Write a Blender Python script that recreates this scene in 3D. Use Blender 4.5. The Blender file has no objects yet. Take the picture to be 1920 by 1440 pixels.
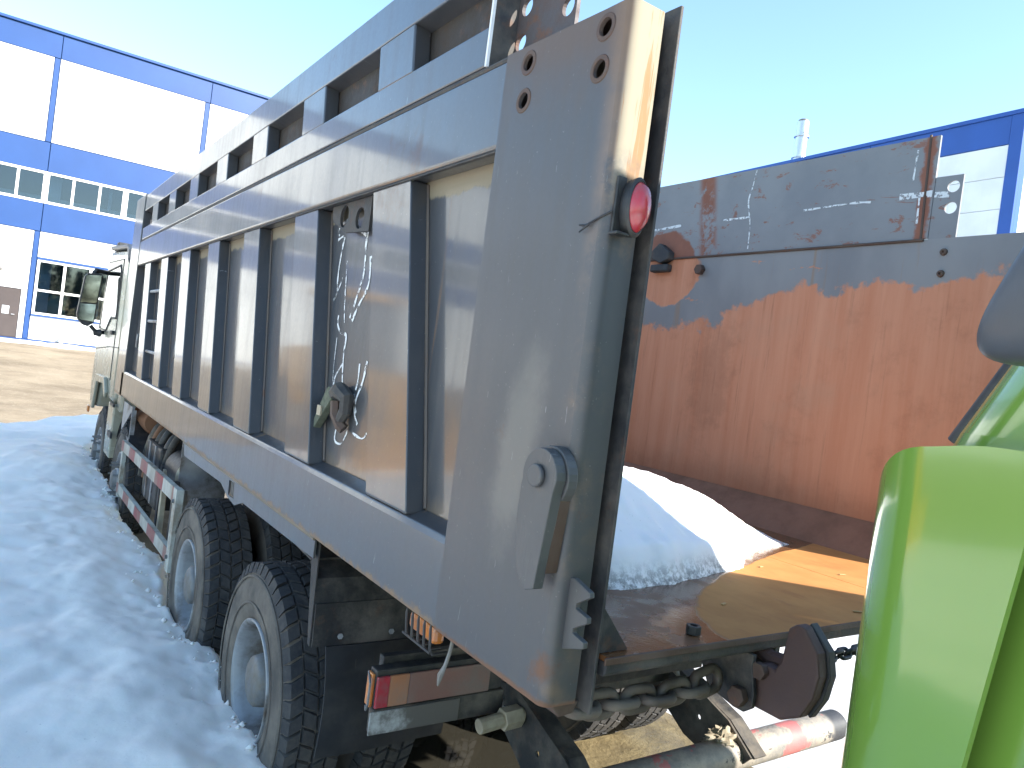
import bpy, bmesh, math, random
from mathutils import Vector, Matrix, noise
from mathutils.geometry import tessellate_polygon
random.seed(7)
S = bpy.context.scene
COL = S.collection
R = math.radians

# ------------------------------------------------------------------ camera
YAW, PITCH, ROLL, FPX = R(34.51), R(-0.72), R(7.357), 1399.6
H = 2.12
cd = bpy.data.cameras.new('camera')
cam = bpy.data.objects.new('camera', cd)
COL.objects.link(cam)
fw = Vector((math.sin(YAW) * math.cos(PITCH), math.cos(YAW) * math.cos(PITCH), math.sin(PITCH)))
r0 = Vector((math.cos(YAW), -math.sin(YAW), 0))
u0 = r0.cross(fw)
rt = r0 * math.cos(ROLL) + u0 * math.sin(ROLL)
up = -r0 * math.sin(ROLL) + u0 * math.cos(ROLL)
m = Matrix((rt, up, -fw)).transposed().to_4x4()
m.translation = (0, 0, H)
cam.matrix_world = m
cd.sensor_width = 36
cd.lens = FPX / 1920 * 36
cd.clip_start = 0.02
cd.clip_end = 3000
S.camera = cam

# ------------------------------------------------------------------ world, sun, exposure
SUN_AZ, SUN_EL = 148.7, 30.0          # azimuth from +y towards +x
w = bpy.data.worlds.new('World')
S.world = w
w.use_nodes = True
wn, wl = w.node_tree.nodes, w.node_tree.links
sky = wn.new('ShaderNodeTexSky')
sky.sky_type = 'NISHITA'
sky.sun_disc = False
sky.sun_elevation = R(SUN_EL)
sky.sun_rotation = R(SUN_AZ)
sky.air_density = 1.0
sky.dust_density = 0.25
sky.ozone_density = 1.0
tint = wn.new('ShaderNodeMix')
tint.data_type = 'RGBA'
tint.blend_type = 'MULTIPLY'
tint.inputs[0].default_value = 1
tint.inputs[7].default_value = (.92, 1.0, 1.0, 1)
wl.new(sky.outputs[0], tint.inputs[6])
wl.new(tint.outputs[2], wn['Background'].inputs[0])
wn['Background'].inputs[1].default_value = 0.130
sd = bpy.data.lights.new('sun', 'SUN')
sd.energy = 3.8
sd.angle = R(0.53)
sd.color = (1, 0.94, 0.84)
so = bpy.data.objects.new('sun', sd)
COL.objects.link(so)
sv = Vector((math.sin(R(SUN_AZ)) * math.cos(R(SUN_EL)), math.cos(R(SUN_AZ)) * math.cos(R(SUN_EL)), math.sin(R(SUN_EL))))
so.rotation_euler = sv.to_track_quat('Z', 'Y').to_euler()
so.location = sv * 60
S.view_settings.view_transform = 'Standard'
S.view_settings.look = 'None'
S.view_settings.exposure = 1.8
S.view_settings.gamma = 1
S.render.engine = 'CYCLES'
S.cycles.max_bounces = 8
S.cycles.transparent_max_bounces = 12

# ------------------------------------------------------------------ material helpers
class NT:
    def __init__(s, name):
        s.m = bpy.data.materials.new(name)
        s.m.use_nodes = True
        s.n, s.l = s.m.node_tree.nodes, s.m.node_tree.links
        s.b = s.n['Principled BSDF']
        s.tc = s.n.new('ShaderNodeNewGeometry').outputs['Position']
    def _in(s, sock, v):
        if v is None:
            return
        if hasattr(v, 'is_linked') or hasattr(v, 'links'):
            s.l.new(v, sock)
        else:
            if sock.type == 'RGBA' and len(v) == 3:
                v = (*v, 1)
            sock.default_value = v
    def set(s, **k):
        for a, v in k.items():
            s._in(s.b.inputs[a.replace('_', ' ')], v)
    def noise(s, scale, detail=4, rough=.55, st=(1, 1, 1), off=(0, 0, 0), dist=0):
        mp = s.n.new('ShaderNodeMapping')
        mp.inputs['Scale'].default_value = st
        mp.inputs['Location'].default_value = off
        s.l.new(s.tc, mp.inputs[0])
        t = s.n.new('ShaderNodeTexNoise')
        t.inputs['Scale'].default_value = scale
        t.inputs['Detail'].default_value = detail
        t.inputs['Roughness'].default_value = rough
        t.inputs['Distortion'].default_value = dist
        s.l.new(mp.outputs[0], t.inputs['Vector'])
        return t.outputs['Fac']
    def voro(s, scale, st=(1, 1, 1)):
        mp = s.n.new('ShaderNodeMapping')
        mp.inputs['Scale'].default_value = st
        s.l.new(s.tc, mp.inputs[0])
        t = s.n.new('ShaderNodeTexVoronoi')
        t.inputs['Scale'].default_value = scale
        s.l.new(mp.outputs[0], t.inputs['Vector'])
        return t.outputs['Distance']
    def math(s, op, a, b=None, c=None, clamp=False):
        t = s.n.new('ShaderNodeMath')
        t.operation = op
        t.use_clamp = clamp
        for i, v in enumerate((a, b, c)):
            if v is not None:
                s._in(t.inputs[i], v)
        return t.outputs[0]
    def ramp(s, v, lo, hi, a=0., b=1.):
        t = s.n.new('ShaderNodeMapRange')
        t.interpolation_type = 'SMOOTHSTEP'
        s._in(t.inputs[0], v)
        for i, q in enumerate((lo, hi, a, b)):
            s._in(t.inputs[i + 1], q)
        return t.outputs[0]
    def lin(s, v, lo, hi, a=0., b=1.):
        t = s.n.new('ShaderNodeMapRange')
        s._in(t.inputs[0], v)
        for i, q in enumerate((lo, hi, a, b)):
            s._in(t.inputs[i + 1], q)
        return t.outputs[0]
    def mix(s, f, a, b):
        t = s.n.new('ShaderNodeMix')
        t.data_type = 'RGBA'
        s._in(t.inputs[0], f)
        s._in(t.inputs[6], a)
        s._in(t.inputs[7], b)
        return t.outputs[2]
    def xyz(s):
        t = s.n.new('ShaderNodeSeparateXYZ')
        s.l.new(s.tc, t.inputs[0])
        return t.outputs
    def bump(s, h, strength=.3, dist=.01, prev=None):
        t = s.n.new('ShaderNodeBump')
        t.inputs['Strength'].default_value = strength
        t.inputs['Distance'].default_value = dist
        s.l.new(h, t.inputs['Height'])
        if prev is not None:
            s.l.new(prev, t.inputs['Normal'])
        return t.outputs[0]

def simple(name, col, rough=.5, metal=0., var=.15, scale=8, bump=.1, dirt=None, dirt_amt=.5, spec=.5, bdist=.004):
    t = NT(name)
    n = t.noise(scale, 6)
    c = t.mix(t.ramp(n, .25, .75), [x * (1 - var) for x in col], [min(1, x * (1 + var)) for x in col])
    r = t.lin(t.noise(scale * 1.7, 4), .2, .8, rough * .8, min(1, rough * 1.25))
    if dirt is not None:
        dm = t.math('MULTIPLY', t.ramp(t.noise(scale * .6, 8, .65, off=(3, 1, 7)), .42, .68), dirt_amt)
        c = t.mix(dm, c, dirt)
        r = t.math('MAXIMUM', r, t.math('MULTIPLY', dm, .9))
    t.set(Base_Color=c, Roughness=r, Metallic=metal, Specular_IOR_Level=spec)
    if bump:
        t.set(Normal=t.bump(t.noise(scale * 6, 5), bump, bdist))
    return t.m

def grey_paint(name, col=(.050, .053, .060), rough=.18, dust=.3, rust=.25, wav=.35, seed=0., coat=.65, crough=.07, extra=None):
    t = NT(name)
    x, y, z = t.xyz()
    streak = t.noise(3.2, 6, .6, st=(4, 7, .35), off=(seed, 0, 0))
    blotch = t.noise(2.1, 5, .6, off=(0, seed, 1))
    fine = t.noise(60, 4, .6)
    d = t.math('MULTIPLY', t.math('ADD', t.math('MULTIPLY', t.ramp(streak, .42, .72), .6), t.math('MULTIPLY', t.ramp(blotch, .4, .75), .6)), dust, clamp=True)
    c = t.mix(d, col, (.115, .105, .095))
    specks = t.ramp(t.noise(95, 2, .5, off=(1, 2, seed)), .70, .76)
    c = t.mix(t.math('MULTIPLY', specks, .3), c, (.26, .25, .23))
    rr = t.math('MULTIPLY', t.ramp(t.noise(2.7, 9, .72, st=(1, 1, .8), off=(seed, 5, 2)), .60, .70), rust)
    rs = t.math('MULTIPLY', t.ramp(t.noise(5, 6, .7, st=(2, 5, .3), off=(9, seed, 2)), .64, .78), rust)
    rm = t.math('ADD', rr, rs, clamp=True)
    c = t.mix(rm, c, (.17, .075, .035))
    if extra:
        c, rm = extra(t, x, y, z, c, rm)
    # hairline scratches
    sc = t.ramp(t.noise(9, 3, .5, st=(1, 14, 1.3), off=(seed, 1, 4), dist=.6), .735, .75)
    c = t.mix(t.math('MULTIPLY', sc, .35), c, (.42, .43, .45))
    r = t.math('ADD', t.math('ADD', rough, t.math('MULTIPLY', d, .5)), t.math('MULTIPLY', rm, .5))
    r = t.math('ADD', r, t.math('MULTIPLY', t.ramp(fine, .3, .8), .05))
    t.set(Base_Color=c, Roughness=t.math('ADD', r, .15), Metallic=0., Specular_IOR_Level=.5, Coat_Weight=t.math('MULTIPLY', coat, t.math('SUBTRACT', 1., t.math('MAXIMUM', rm, t.math('MULTIPLY', d, .6))), clamp=True), Coat_Roughness=t.math('ADD', crough, t.math('MULTIPLY', d, .18)), Coat_IOR=1.5)
    b1 = t.bump(t.noise(1.5, 2, .4, st=(1, 1, .7), off=(seed, 0, 3)), wav, .012)
    t.set(Normal=b1)
    return t.m

def dirty_metal(name, col, dirt=(.17, .145, .115), amt=.7, rough=.55, metal=.4, rust=.4):
    t = NT(name)
    n1 = t.ramp(t.noise(4, 8, .68), .38, .68)
    n2 = t.ramp(t.noise(11, 7, .7, off=(4, 4, 4)), .56, .7)
    c = t.mix(t.math('MULTIPLY', n1, amt), col, dirt)
    c = t.mix(t.math('MULTIPLY', n2, rust), c, (.16, .07, .035))
    t.set(Base_Color=c, Roughness=t.lin(n1, 0, 1, rough, .9), Metallic=t.lin(n1, 0, 1, metal, 0.))
    t.set(Normal=t.bump(t.noise(45, 6, .7), .35, .006))
    return t.m

M = {}
RUST = (.20, .085, .038)
def ex_edge(t, x, y, z, c, rm):
    n = t.noise(16, 7, .7, off=(2, 6, 1))
    e = t.ramp(t.math('ADD', z, t.math('MULTIPLY', n, .10)), 1.475, 1.455)
    e = t.math('MAXIMUM', e, t.math('MULTIPLY', t.ramp(t.noise(5, 7, .7, st=(1, 3, .5), off=(4, 0, 0)), .6, .7), t.ramp(z, 1.60, 1.66)))
    e = t.math('MULTIPLY', t.math('MULTIPLY', e, t.ramp(z, 1.72, 1.68)), t.ramp(z, 1.395, 1.40))
    return t.mix(t.math('MULTIPLY', e, .8), c, (.24, .15, .085)), t.math('MAXIMUM', rm, t.math('MULTIPLY', e, .8))
def ex_panel(t, x, y, z, c, rm):
    n = t.noise(9, 7, .7, st=(1, 1, .5), off=(7, 1, 1))
    band = t.ramp(t.math('ADD', z, t.math('MULTIPLY', t.math('SUBTRACT', n, .5), .09)), 2.655, 2.67)
    c = t.mix(t.math('MULTIPLY', band, .75), c, (.30, .25, .17))
    run = t.math('MULTIPLY', t.ramp(t.noise(4, 6, .7, st=(1, 5, .14), off=(0, 2, 9)), .60, .70), .55)
    c = t.mix(run, c, (.22, .12, .06))
    foot = t.math('MULTIPLY', t.ramp(t.math('ADD', z, t.math('MULTIPLY', n, .2)), 1.84, 1.74), .6)
    c = t.mix(foot, c, (.20, .15, .10))
    return c, t.math('MAXIMUM', rm, t.math('MAXIMUM', t.math('MULTIPLY', band, .8), run))
def ex_post(t, x, y, z, c, rm):
    n = t.noise(7, 8, .7, off=(3, 3, 8))
    big = t.noise(2.2, 6, .6, off=(1, 7, 3))
    nn = t.math('SUBTRACT', n, .5)
    # brown bloom under the top edge and around the holes
    top = t.math('MULTIPLY', t.ramp(t.math('ADD', z, t.math('MULTIPLY', t.math('SUBTRACT', big, .5), .5)), 2.74, 2.98), .45)
    c = t.mix(top, c, (.17, .105, .07))
    # pale beige patch near the lever
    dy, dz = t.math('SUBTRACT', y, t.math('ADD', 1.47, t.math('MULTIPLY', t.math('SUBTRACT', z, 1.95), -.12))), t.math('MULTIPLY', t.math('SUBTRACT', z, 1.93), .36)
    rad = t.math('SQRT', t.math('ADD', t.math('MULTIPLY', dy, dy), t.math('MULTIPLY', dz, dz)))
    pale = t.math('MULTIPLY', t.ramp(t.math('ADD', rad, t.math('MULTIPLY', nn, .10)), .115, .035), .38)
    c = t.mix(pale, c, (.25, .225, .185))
    # rust along the fold, at the foot
    fold_ = t.math('MULTIPLY', t.ramp(y, 1.335, 1.275), t.ramp(big, .42, .62))
    fold_ = t.math('MULTIPLY', fold_, t.ramp(t.math('ADD', n, t.math('MULTIPLY', t.ramp(z, 2.2, 2.9), .2)), .45, .65))
    c = t.mix(t.math('MULTIPLY', fold_, .55), c, (.24, .15, .09))
    dy2, dz2 = t.math('SUBTRACT', y, 1.275), t.math('SUBTRACT', z, 1.475)
    r2 = t.math('SQRT', t.math('ADD', t.math('MULTIPLY', t.math('MULTIPLY', dy2, dy2), .6), t.math('MULTIPLY', dz2, dz2)))
    spot = t.ramp(t.math('ADD', r2, t.math('MULTIPLY', nn, .22)), .046, .0)
    c = t.mix(t.math('MULTIPLY', spot, .55), c, (.25, .11, .05))
    edge = t.ramp(t.math('ADD', z, t.math('MULTIPLY', n, .05)), 1.442, 1.43)
    c = t.mix(t.math('MULTIPLY', edge, .8), c, (.20, .10, .055))
    # upper flange coloured paler where sunlight falls on it, with rust stains
    fl_ = t.math('MULTIPLY', t.ramp(y, 1.262, 1.252), t.ramp(t.math('ADD', z, t.math('MULTIPLY', nn, .3)), 2.45, 2.66))
    run = t.ramp(t.noise(14, 5, .6, st=(3, 1, .18), off=(0, 0, 5), dist=.5), .54, .60)
    c = t.mix(t.math('MULTIPLY', fl_, .7), c, t.mix(run, (.34, .31, .235), (.33, .19, .09)))
    k = t.math('MAXIMUM', t.math('MAXIMUM', top, spot), t.math('MAXIMUM', edge, fl_))
    return c, t.math('MAXIMUM', rm, k)
M['paint'] = grey_paint('grey_body_paint', extra=ex_edge)
M['paint_b'] = grey_paint('grey_rib_paint', rough=.17, dust=.3, wav=.25, seed=4.)
M['paint_panel'] = grey_paint('grey_panel_paint', rough=.22, dust=.45, rust=.35, seed=8., extra=ex_panel)
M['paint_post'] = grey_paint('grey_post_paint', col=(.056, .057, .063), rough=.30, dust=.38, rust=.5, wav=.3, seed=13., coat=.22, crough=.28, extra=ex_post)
M['paint_lever'] = grey_paint('grey_lever_paint', col=(.062, .062, .065), rough=.3, dust=.7, rust=.3, wav=.1, seed=21., coat=.2, crough=.25)
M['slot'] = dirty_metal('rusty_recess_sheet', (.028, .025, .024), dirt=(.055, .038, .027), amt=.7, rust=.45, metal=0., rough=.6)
M['dark_steel'] = dirty_metal('dark_steel', (.035, .036, .04), amt=.5)
M['chassis'] = dirty_metal('muddy_chassis', (.03, .03, .032), amt=.75, rust=.25)
M['chain'] = dirty_metal('rusty_chain', (.12, .095, .078), dirt=(.20, .165, .13), amt=.8, rust=.35)
M['hook'] = dirty_metal('brown_hook_paint', (.085, .048, .042), dirt=(.13, .075, .055), amt=.5, rust=.3, metal=.1)
M['bolt'] = dirty_metal('rusty_bolt', (.10, .06, .045), amt=.3, rust=.6)
M['rim'] = simple('silver_rim', (.33, .335, .34), .5, .2, .2, 7, .25, dirt=(.13, .10, .075), dirt_amt=1.)
M['hub'] = simple('dusty_hub', (.2, .2, .2), .6, .3, .2, 14, .3, dirt=(.2, .17, .13), dirt_amt=.9)
M['khaki'] = simple('khaki_cab_paint', (.36, .35, .27), .25, .1, .06, 3, .02, dirt=(.3, .26, .2), dirt_amt=.4)
M['black_plastic'] = simple('black_plastic', (.02, .021, .023), .5, 0, .2, 20, .1, dirt=(.12, .1, .08), dirt_amt=.3)
M['grey_plastic'] = simple('dark_grey_plastic', (.05, .055, .065), .42, 0, .05, 20, .06)
M['brown_tank'] = dirty_metal('rusty_brown_pipe', (.2, .085, .04), dirt=(.2, .12, .07), amt=.6, metal=.1)
M['hose'] = simple('dusty_hose', (.05, .045, .04), .7, 0, .2, 12, .1, dirt=(.22, .18, .13), dirt_amt=.8)
M['beige'] = simple('beige_tank_cap', (.46, .40, .29), .5, .1, .12, 10, .1, dirt=(.2, .15, .1), dirt_amt=.6)
M['white_paint'] = simple('white_paint_mark', (.72, .73, .73), .6, 0, .06, 30, .1)
M['aluminium'] = simple('bare_aluminium', (.62, .63, .64), .35, .9, .08, 20, .05)

def rubber():
    t = NT('dusty_tyre_rubber')
    n = t.ramp(t.noise(7, 8, .65), .35, .72)
    n2 = t.ramp(t.noise(60, 4, .6), .4, .8)
    c = t.mix(t.math('MULTIPLY', n, .55), (.035, .036, .04), (.12, .108, .095))
    c = t.mix(t.math('MULTIPLY', n2, .25), c, (.13, .115, .1))
    t.set(Base_Color=c, Roughness=.85, Specular_IOR_Level=.3)
    t.set(Normal=t.bump(t.noise(120, 4), .3, .003))
    return t.m
def rubber_side():
    t = NT('dusty_tyre_sidewall')
    n = t.ramp(t.noise(5, 8, .65), .3, .7)
    c = t.mix(n, (.085, .077, .069), (.20, .17, .14))
    t.set(Base_Color=c, Roughness=.9, Specular_IOR_Level=.25)
    t.set(Normal=t.bump(t.noise(90, 5), .3, .003))
    return t.m
M['rubber'] = rubber()
M['sidewall'] = rubber_side()

def snow_mat(name, tint=(.95, .885, .80), dirt=.14, scale=1., foot=None):
    t = NT(name)
    d = t.math('MULTIPLY', t.ramp(t.noise(1.6 * scale, 9, .7), .52, .75), dirt)
    sp = t.math('MULTIPLY', t.ramp(t.noise(55, 3, .6), .67, .74), dirt * 1.6, clamp=True)
    c = t.mix(d, tint, (.42, .38, .33))
    c = t.mix(sp, c, (.18, .16, .14))
    if foot:
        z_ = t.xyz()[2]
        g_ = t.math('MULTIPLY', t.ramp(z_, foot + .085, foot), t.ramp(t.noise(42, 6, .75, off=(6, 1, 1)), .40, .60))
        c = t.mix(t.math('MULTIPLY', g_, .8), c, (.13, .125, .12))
    t.set(Base_Color=c, Roughness=.6, Specular_IOR_Level=.25)
    b = t.bump(t.noise(6 * scale, 5, .55), .12, .05)
    b = t.bump(t.noise(75, 4, .7), .14, .005, b)
    t.set(Normal=b, Subsurface_Weight=.25, Subsurface_Radius=(.02, .035, .05), Subsurface_Scale=1.)
    return t.m
M['snow'] = snow_mat('old_snow')
M['snow_heap'] = snow_mat('bed_snow', (.88, .865, .865), .12, 1., 1.515)
M['snow_shaded'] = snow_mat('shade_grey_snow', (.60, .59, .58), .4)  # grey tint stands in for shade over this snow, plus dirt flecks
M['snow_dirty'] = snow_mat('dirty_snow', (.55, .52, .46), .6)

def dirt_mat():
    t = NT('dry_sandy_dirt')
    x, y, z = t.xyz()
    n = t.noise(.45, 9, .66, st=(1, 1.2, 1))
    n2 = t.noise(6, 8, .7)
    n3 = t.noise(40, 5, .7)
    c = t.mix(t.ramp(n, .3, .7), (.19, .145, .095), (.34, .27, .185))
    c = t.mix(t.math('MULTIPLY', t.ramp(n2, .5, .75), .6), c, (.40, .34, .25))
    c = t.mix(t.math('MULTIPLY', t.ramp(n3, .62, .75), .5), c, (.09, .07, .05))
    wet = t.ramp(t.math('ADD', y, t.math('MULTIPLY', n, 6)), 14, 19, 1, 0)
    wet = t.math('MULTIPLY', wet, t.ramp(t.noise(.8, 5), .45, .6))
    c = t.mix(t.math('MULTIPLY', wet, .65), c, (.075, .055, .035))
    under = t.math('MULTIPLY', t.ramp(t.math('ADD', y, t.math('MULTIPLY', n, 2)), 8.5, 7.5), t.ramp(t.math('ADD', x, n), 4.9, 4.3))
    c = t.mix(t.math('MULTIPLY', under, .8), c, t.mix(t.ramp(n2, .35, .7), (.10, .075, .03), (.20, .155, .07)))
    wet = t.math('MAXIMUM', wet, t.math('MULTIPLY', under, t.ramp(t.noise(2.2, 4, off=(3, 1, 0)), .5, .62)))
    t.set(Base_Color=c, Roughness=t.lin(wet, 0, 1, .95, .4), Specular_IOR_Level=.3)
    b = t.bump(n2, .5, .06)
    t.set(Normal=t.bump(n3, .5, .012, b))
    return t.m
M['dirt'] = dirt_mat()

def sheet(name, col, rough=.4, wav=.2):
    t = NT(name)
    n = t.noise(.9, 4, .5)
    st = t.ramp(t.noise(2.2, 6, .6, st=(3, 3, .25)), .5, .8)
    c = t.mix(t.ramp(n, .3, .7), [q * .94 for q in col], [min(1, q * 1.05) for q in col])
    c = t.mix(t.math('MULTIPLY', st, .12), c, [q * .7 for q in col])
    t.set(Base_Color=c, Roughness=rough, Specular_IOR_Level=.4)
    t.set(Normal=t.bump(t.noise(.7, 2), wav, .02))
    return t.m
M['b_white'] = sheet('white_cladding', (.74, .75, .74))
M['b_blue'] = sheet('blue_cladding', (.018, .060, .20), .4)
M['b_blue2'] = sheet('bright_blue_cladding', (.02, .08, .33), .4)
M['b_frame'] = simple('white_window_frame', (.8, .8, .8), .4, 0, .04, 3, 0)
M['b_door'] = simple('brown_steel_door', (.05, .037, .036), .5, 0, .08, 3, .05)
M['b_grey'] = simple('concrete_interior', (.17, .21, .26), .8, 0, .15, 1.5, 0)
M['b_seam'] = simple('dark_joint', (.012, .05, .2), .6, 0, .1, 3, 0)

def glass(name, tint, mixf, rough=.03):
    t = NT(name)
    t.n.remove(t.b)
    out = t.n['Material Output']
    tr = t.n.new('ShaderNodeBsdfTransparent')
    tr.inputs[0].default_value = (*tint, 1)
    gl = t.n.new('ShaderNodeBsdfGlossy')
    gl.inputs['Roughness'].default_value = rough
    gl.inputs['Color'].default_value = (.9, .93, .95, 1)
    fr = t.n.new('ShaderNodeFresnel')
    fr.inputs[0].default_value = 1.5
    a = t.math('ADD', t.math('MULTIPLY', fr.outputs[0], .9), mixf, clamp=True)
    mx = t.n.new('ShaderNodeMixShader')
    t.l.new(a, mx.inputs[0])
    t.l.new(tr.outputs[0], mx.inputs[1])
    t.l.new(gl.outputs[0], mx.inputs[2])
    t.l.new(mx.outputs[0], out.inputs[0])
    return t.m
M['pane'] = glass('window_glass', (.42, .52, .60), .03)
M['cab_glass'] = glass('tinted_cab_glass', (.35, .42, .42), .06)
def mirror_mat():
    t = NT('mirror_glass')
    t.set(Base_Color=(.38, .41, .44), Metallic=1., Roughness=.05)
    return t.m
M['mirror'] = mirror_mat()
def lens(name, col):
    t = NT(name)
    n = t.noise(22, 4)
    c = t.mix(t.ramp(n, .4, .7), col, [q * .6 + .05 for q in col])
    t.set(Base_Color=c, Roughness=.25, Coat_Weight=.4, Coat_Roughness=.2, Subsurface_Weight=.15)
    return t.m
M['red_lens'] = lens('red_lens', (.40, .03, .045))
M['amber_lens'] = lens('amber_lens', (.62, .2, .035))
M['dusty_red'] = dirty_metal('dusty_lamp_face', (.20, .10, .08), dirt=(.17, .145, .125), amt=.9, metal=0., rust=.1)

# ------------------------------------------------------------------ mesh helpers
class MB:
    def __init__(s):
        s.v, s.f = [], []
    def add(s, vs, fs):
        o = len(s.v)
        s.v += [tuple(q) for q in vs]
        s.f += [tuple(i + o for i in q) for q in fs]
        return s
    def box(s, lo, hi):
        (a, b, c), (d, e, f) = lo, hi
        return s.add([(a, b, c), (d, b, c), (d, e, c), (a, e, c), (a, b, f), (d, b, f), (d, e, f), (a, e, f)],
                     [(0, 3, 2, 1), (4, 5, 6, 7), (0, 1, 5, 4), (1, 2, 6, 5), (2, 3, 7, 6), (3, 0, 4, 7)])
    def prism(s, poly, axis, lo, hi, holes=()):
        # poly: 2D points in the plane normal to axis ('x': (y,z), 'y': (x,z), 'z': (x,y))
        loops = [list(poly)] + [list(h) for h in holes]
        flat = [p for l in loops for p in l]
        def P(p, d):
            return {'x': (d, p[0], p[1]), 'y': (p[0], d, p[1]), 'z': (p[0], p[1], d)}[axis]
        n = len(flat)
        tris = tessellate_polygon([[Vector((p[0], p[1], 0)) for p in l] for l in loops])
        fs = [tuple(q) for q in tris] + [tuple(i + n for i in reversed(q)) for q in tris]
        k = 0
        for l in loops:
            c = len(l)
            for i in range(c):
                a, b = k + i, k + (i + 1) % c
                fs.append((a, b, b + n, a + n))
            k += c
        return s.add([P(p, lo) for p in flat] + [P(p, hi) for p in flat], fs)
    def lathe(s, prof, n=32, c=(0, 0, 0), axis='x', a0=0., a1=2 * math.pi, closed=True):
        vs, fs = [], []
        k = len(prof)
        full = abs(a1 - a0 - 2 * math.pi) < 1e-6
        m_ = n if full else n + 1
        for i in range(m_):
            a = a0 + (a1 - a0) * i / n
            for (d, r) in prof:
                q = (r * math.cos(a), r * math.sin(a))
                if axis == 'x':
                    vs.append((c[0] + d, c[1] + q[0], c[2] + q[1]))
                elif axis == 'y':
                    vs.append((c[0] + q[0], c[1] + d, c[2] + q[1]))
                else:
                    vs.append((c[0] + q[0], c[1] + q[1], c[2] + d))
        for i in range(n):
            j = (i + 1) % m_
            for t in range(k - 1):
                fs.append((i * k + t, j * k + t, j * k + t + 1, i * k + t + 1))
        return s.add(vs, fs)
    def cyl(s, p0, p1, r, n=16, r1=None):
        return s.tube([p0, p1], [r, r if r1 is None else r1], n)
    def tube(s, path, r, n=10, cap=True):
        path = [Vector(p) for p in path]
        if not isinstance(r, (list, tuple)):
            r = [r] * len(path)
        vs, fs = [], []
        prev = None
        for i, p in enumerate(path):
            d = (path[min(i + 1, len(path) - 1)] - path[max(i - 1, 0)]).normalized()
            if prev is None:
                a = Vector((0, 0, 1)) if abs(d.z) < .9 else Vector((1, 0, 0))
                u = d.cross(a).normalized()
            else:
                u = (prev - d * prev.dot(d)).normalized()
            prev = u
            v = d.cross(u)
            for j in range(n):
                t = 2 * math.pi * j / n
                vs.append(p + (u * math.cos(t) + v * math.sin(t)) * r[i])
        for i in range(len(path) - 1):
            for j in range(n):
                k = (j + 1) % n
                fs.append((i * n + j, i * n + k, (i + 1) * n + k, (i + 1) * n + j))
        if cap:
            fs.append(tuple(reversed(range(n))))
            fs.append(tuple(range((len(path) - 1) * n, len(path) * n)))
        return s.add(vs, fs)
    def grid(s, fn, nu, nv):
        vs = [fn(i / nu, j / nv) for j in range(nv + 1) for i in range(nu + 1)]
        fs = [(j * (nu + 1) + i, j * (nu + 1) + i + 1, (j + 1) * (nu + 1) + i + 1, (j + 1) * (nu + 1) + i) for j in range(nv) for i in range(nu)]
        return s.add(vs, fs)
    def mesh(s, name, mat, smooth=False, fix=True):
        me = bpy.data.meshes.new(name)
        me.from_pydata(s.v, [], s.f)
        if fix:
            b = bmesh.new()
            b.from_mesh(me)
            bmesh.ops.recalc_face_normals(b, faces=b.faces)
            b.to_mesh(me)
            b.free()
        me.materials.append(mat)
        if smooth:
            for p in me.polygons:
                p.use_smooth = True
        me.update()
        return me

def base_of(o):
    return Vector(o.get('_b', (0, 0, 0)))
def thing(name, label, cat, base=(0, 0, 0), group=None):
    o = bpy.data.objects.new(name, None)
    COL.objects.link(o)
    o.location = base
    o.empty_display_size = .2
    o['label'] = label
    o['category'] = cat
    if group:
        o['group'] = group
    return o
def place(o, parent, loc=(0, 0, 0)):
    # children keep world coordinates in their meshes
    off = Vector(loc)
    if parent is not None:
        o.parent = parent
        if parent.parent is None and parent.type == 'EMPTY':
            off = off - Vector(parent.location)
    o.location = off
def part(name, mb, mat, parent=None, bevel=0., smooth=False, loc=(0, 0, 0), seg=2, ang=40, weld=False):
    me = mb if isinstance(mb, bpy.types.Mesh) else mb.mesh(name, mat, smooth)
    o = bpy.data.objects.new(name, me)
    COL.objects.link(o)
    place(o, parent, loc)
    if weld:
        o.modifiers.new('weld', 'WELD').merge_threshold = .0002
    if bevel:
        b = o.modifiers.new('bevel', 'BEVEL')
        b.width = bevel
        b.segments = seg
        b.limit_method = 'ANGLE'
        b.angle_limit = R(ang)
        b.harden_normals = False
    if smooth:
        me.set_sharp_from_angle(angle=R(38)) if hasattr(me, 'set_sharp_from_angle') else None
    return o
def tag(o, label, cat, group=None, kind=None):
    o['label'] = label
    o['category'] = cat
    if group:
        o['group'] = group
    if kind:
        o['kind'] = kind
    return o
def struct(o):
    o['kind'] = 'structure'
    return o
def copy_part(o, parent, loc, rot=None):
    c = o.copy()
    COL.objects.link(c)
    place(c, parent, loc)
    if rot is not None:
        c.rotation_euler = rot
    for ch in o.children:
        d = ch.copy()
        COL.objects.link(d)
        d.parent = c
    return c
def circ(cy, cz, r, n=20, ry=None):
    return [(cy + r * math.cos(2 * math.pi * i / n), cz + (ry or r) * math.sin(2 * math.pi * i / n)) for i in range(n)]
def fbm(x, y, s, o=4, seed=0.):
    v, a = 0., 1.
    for i in range(o):
        v += a * noise.noise(Vector((x * s, y * s, seed + i * 7.3)))
        a *= .5
        s *= 2.1
    return v
def sst(a, b, x):
    t = max(0., min(1., (x - a) / (b - a)))
    return t * t * (3 - 2 * t)

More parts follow.
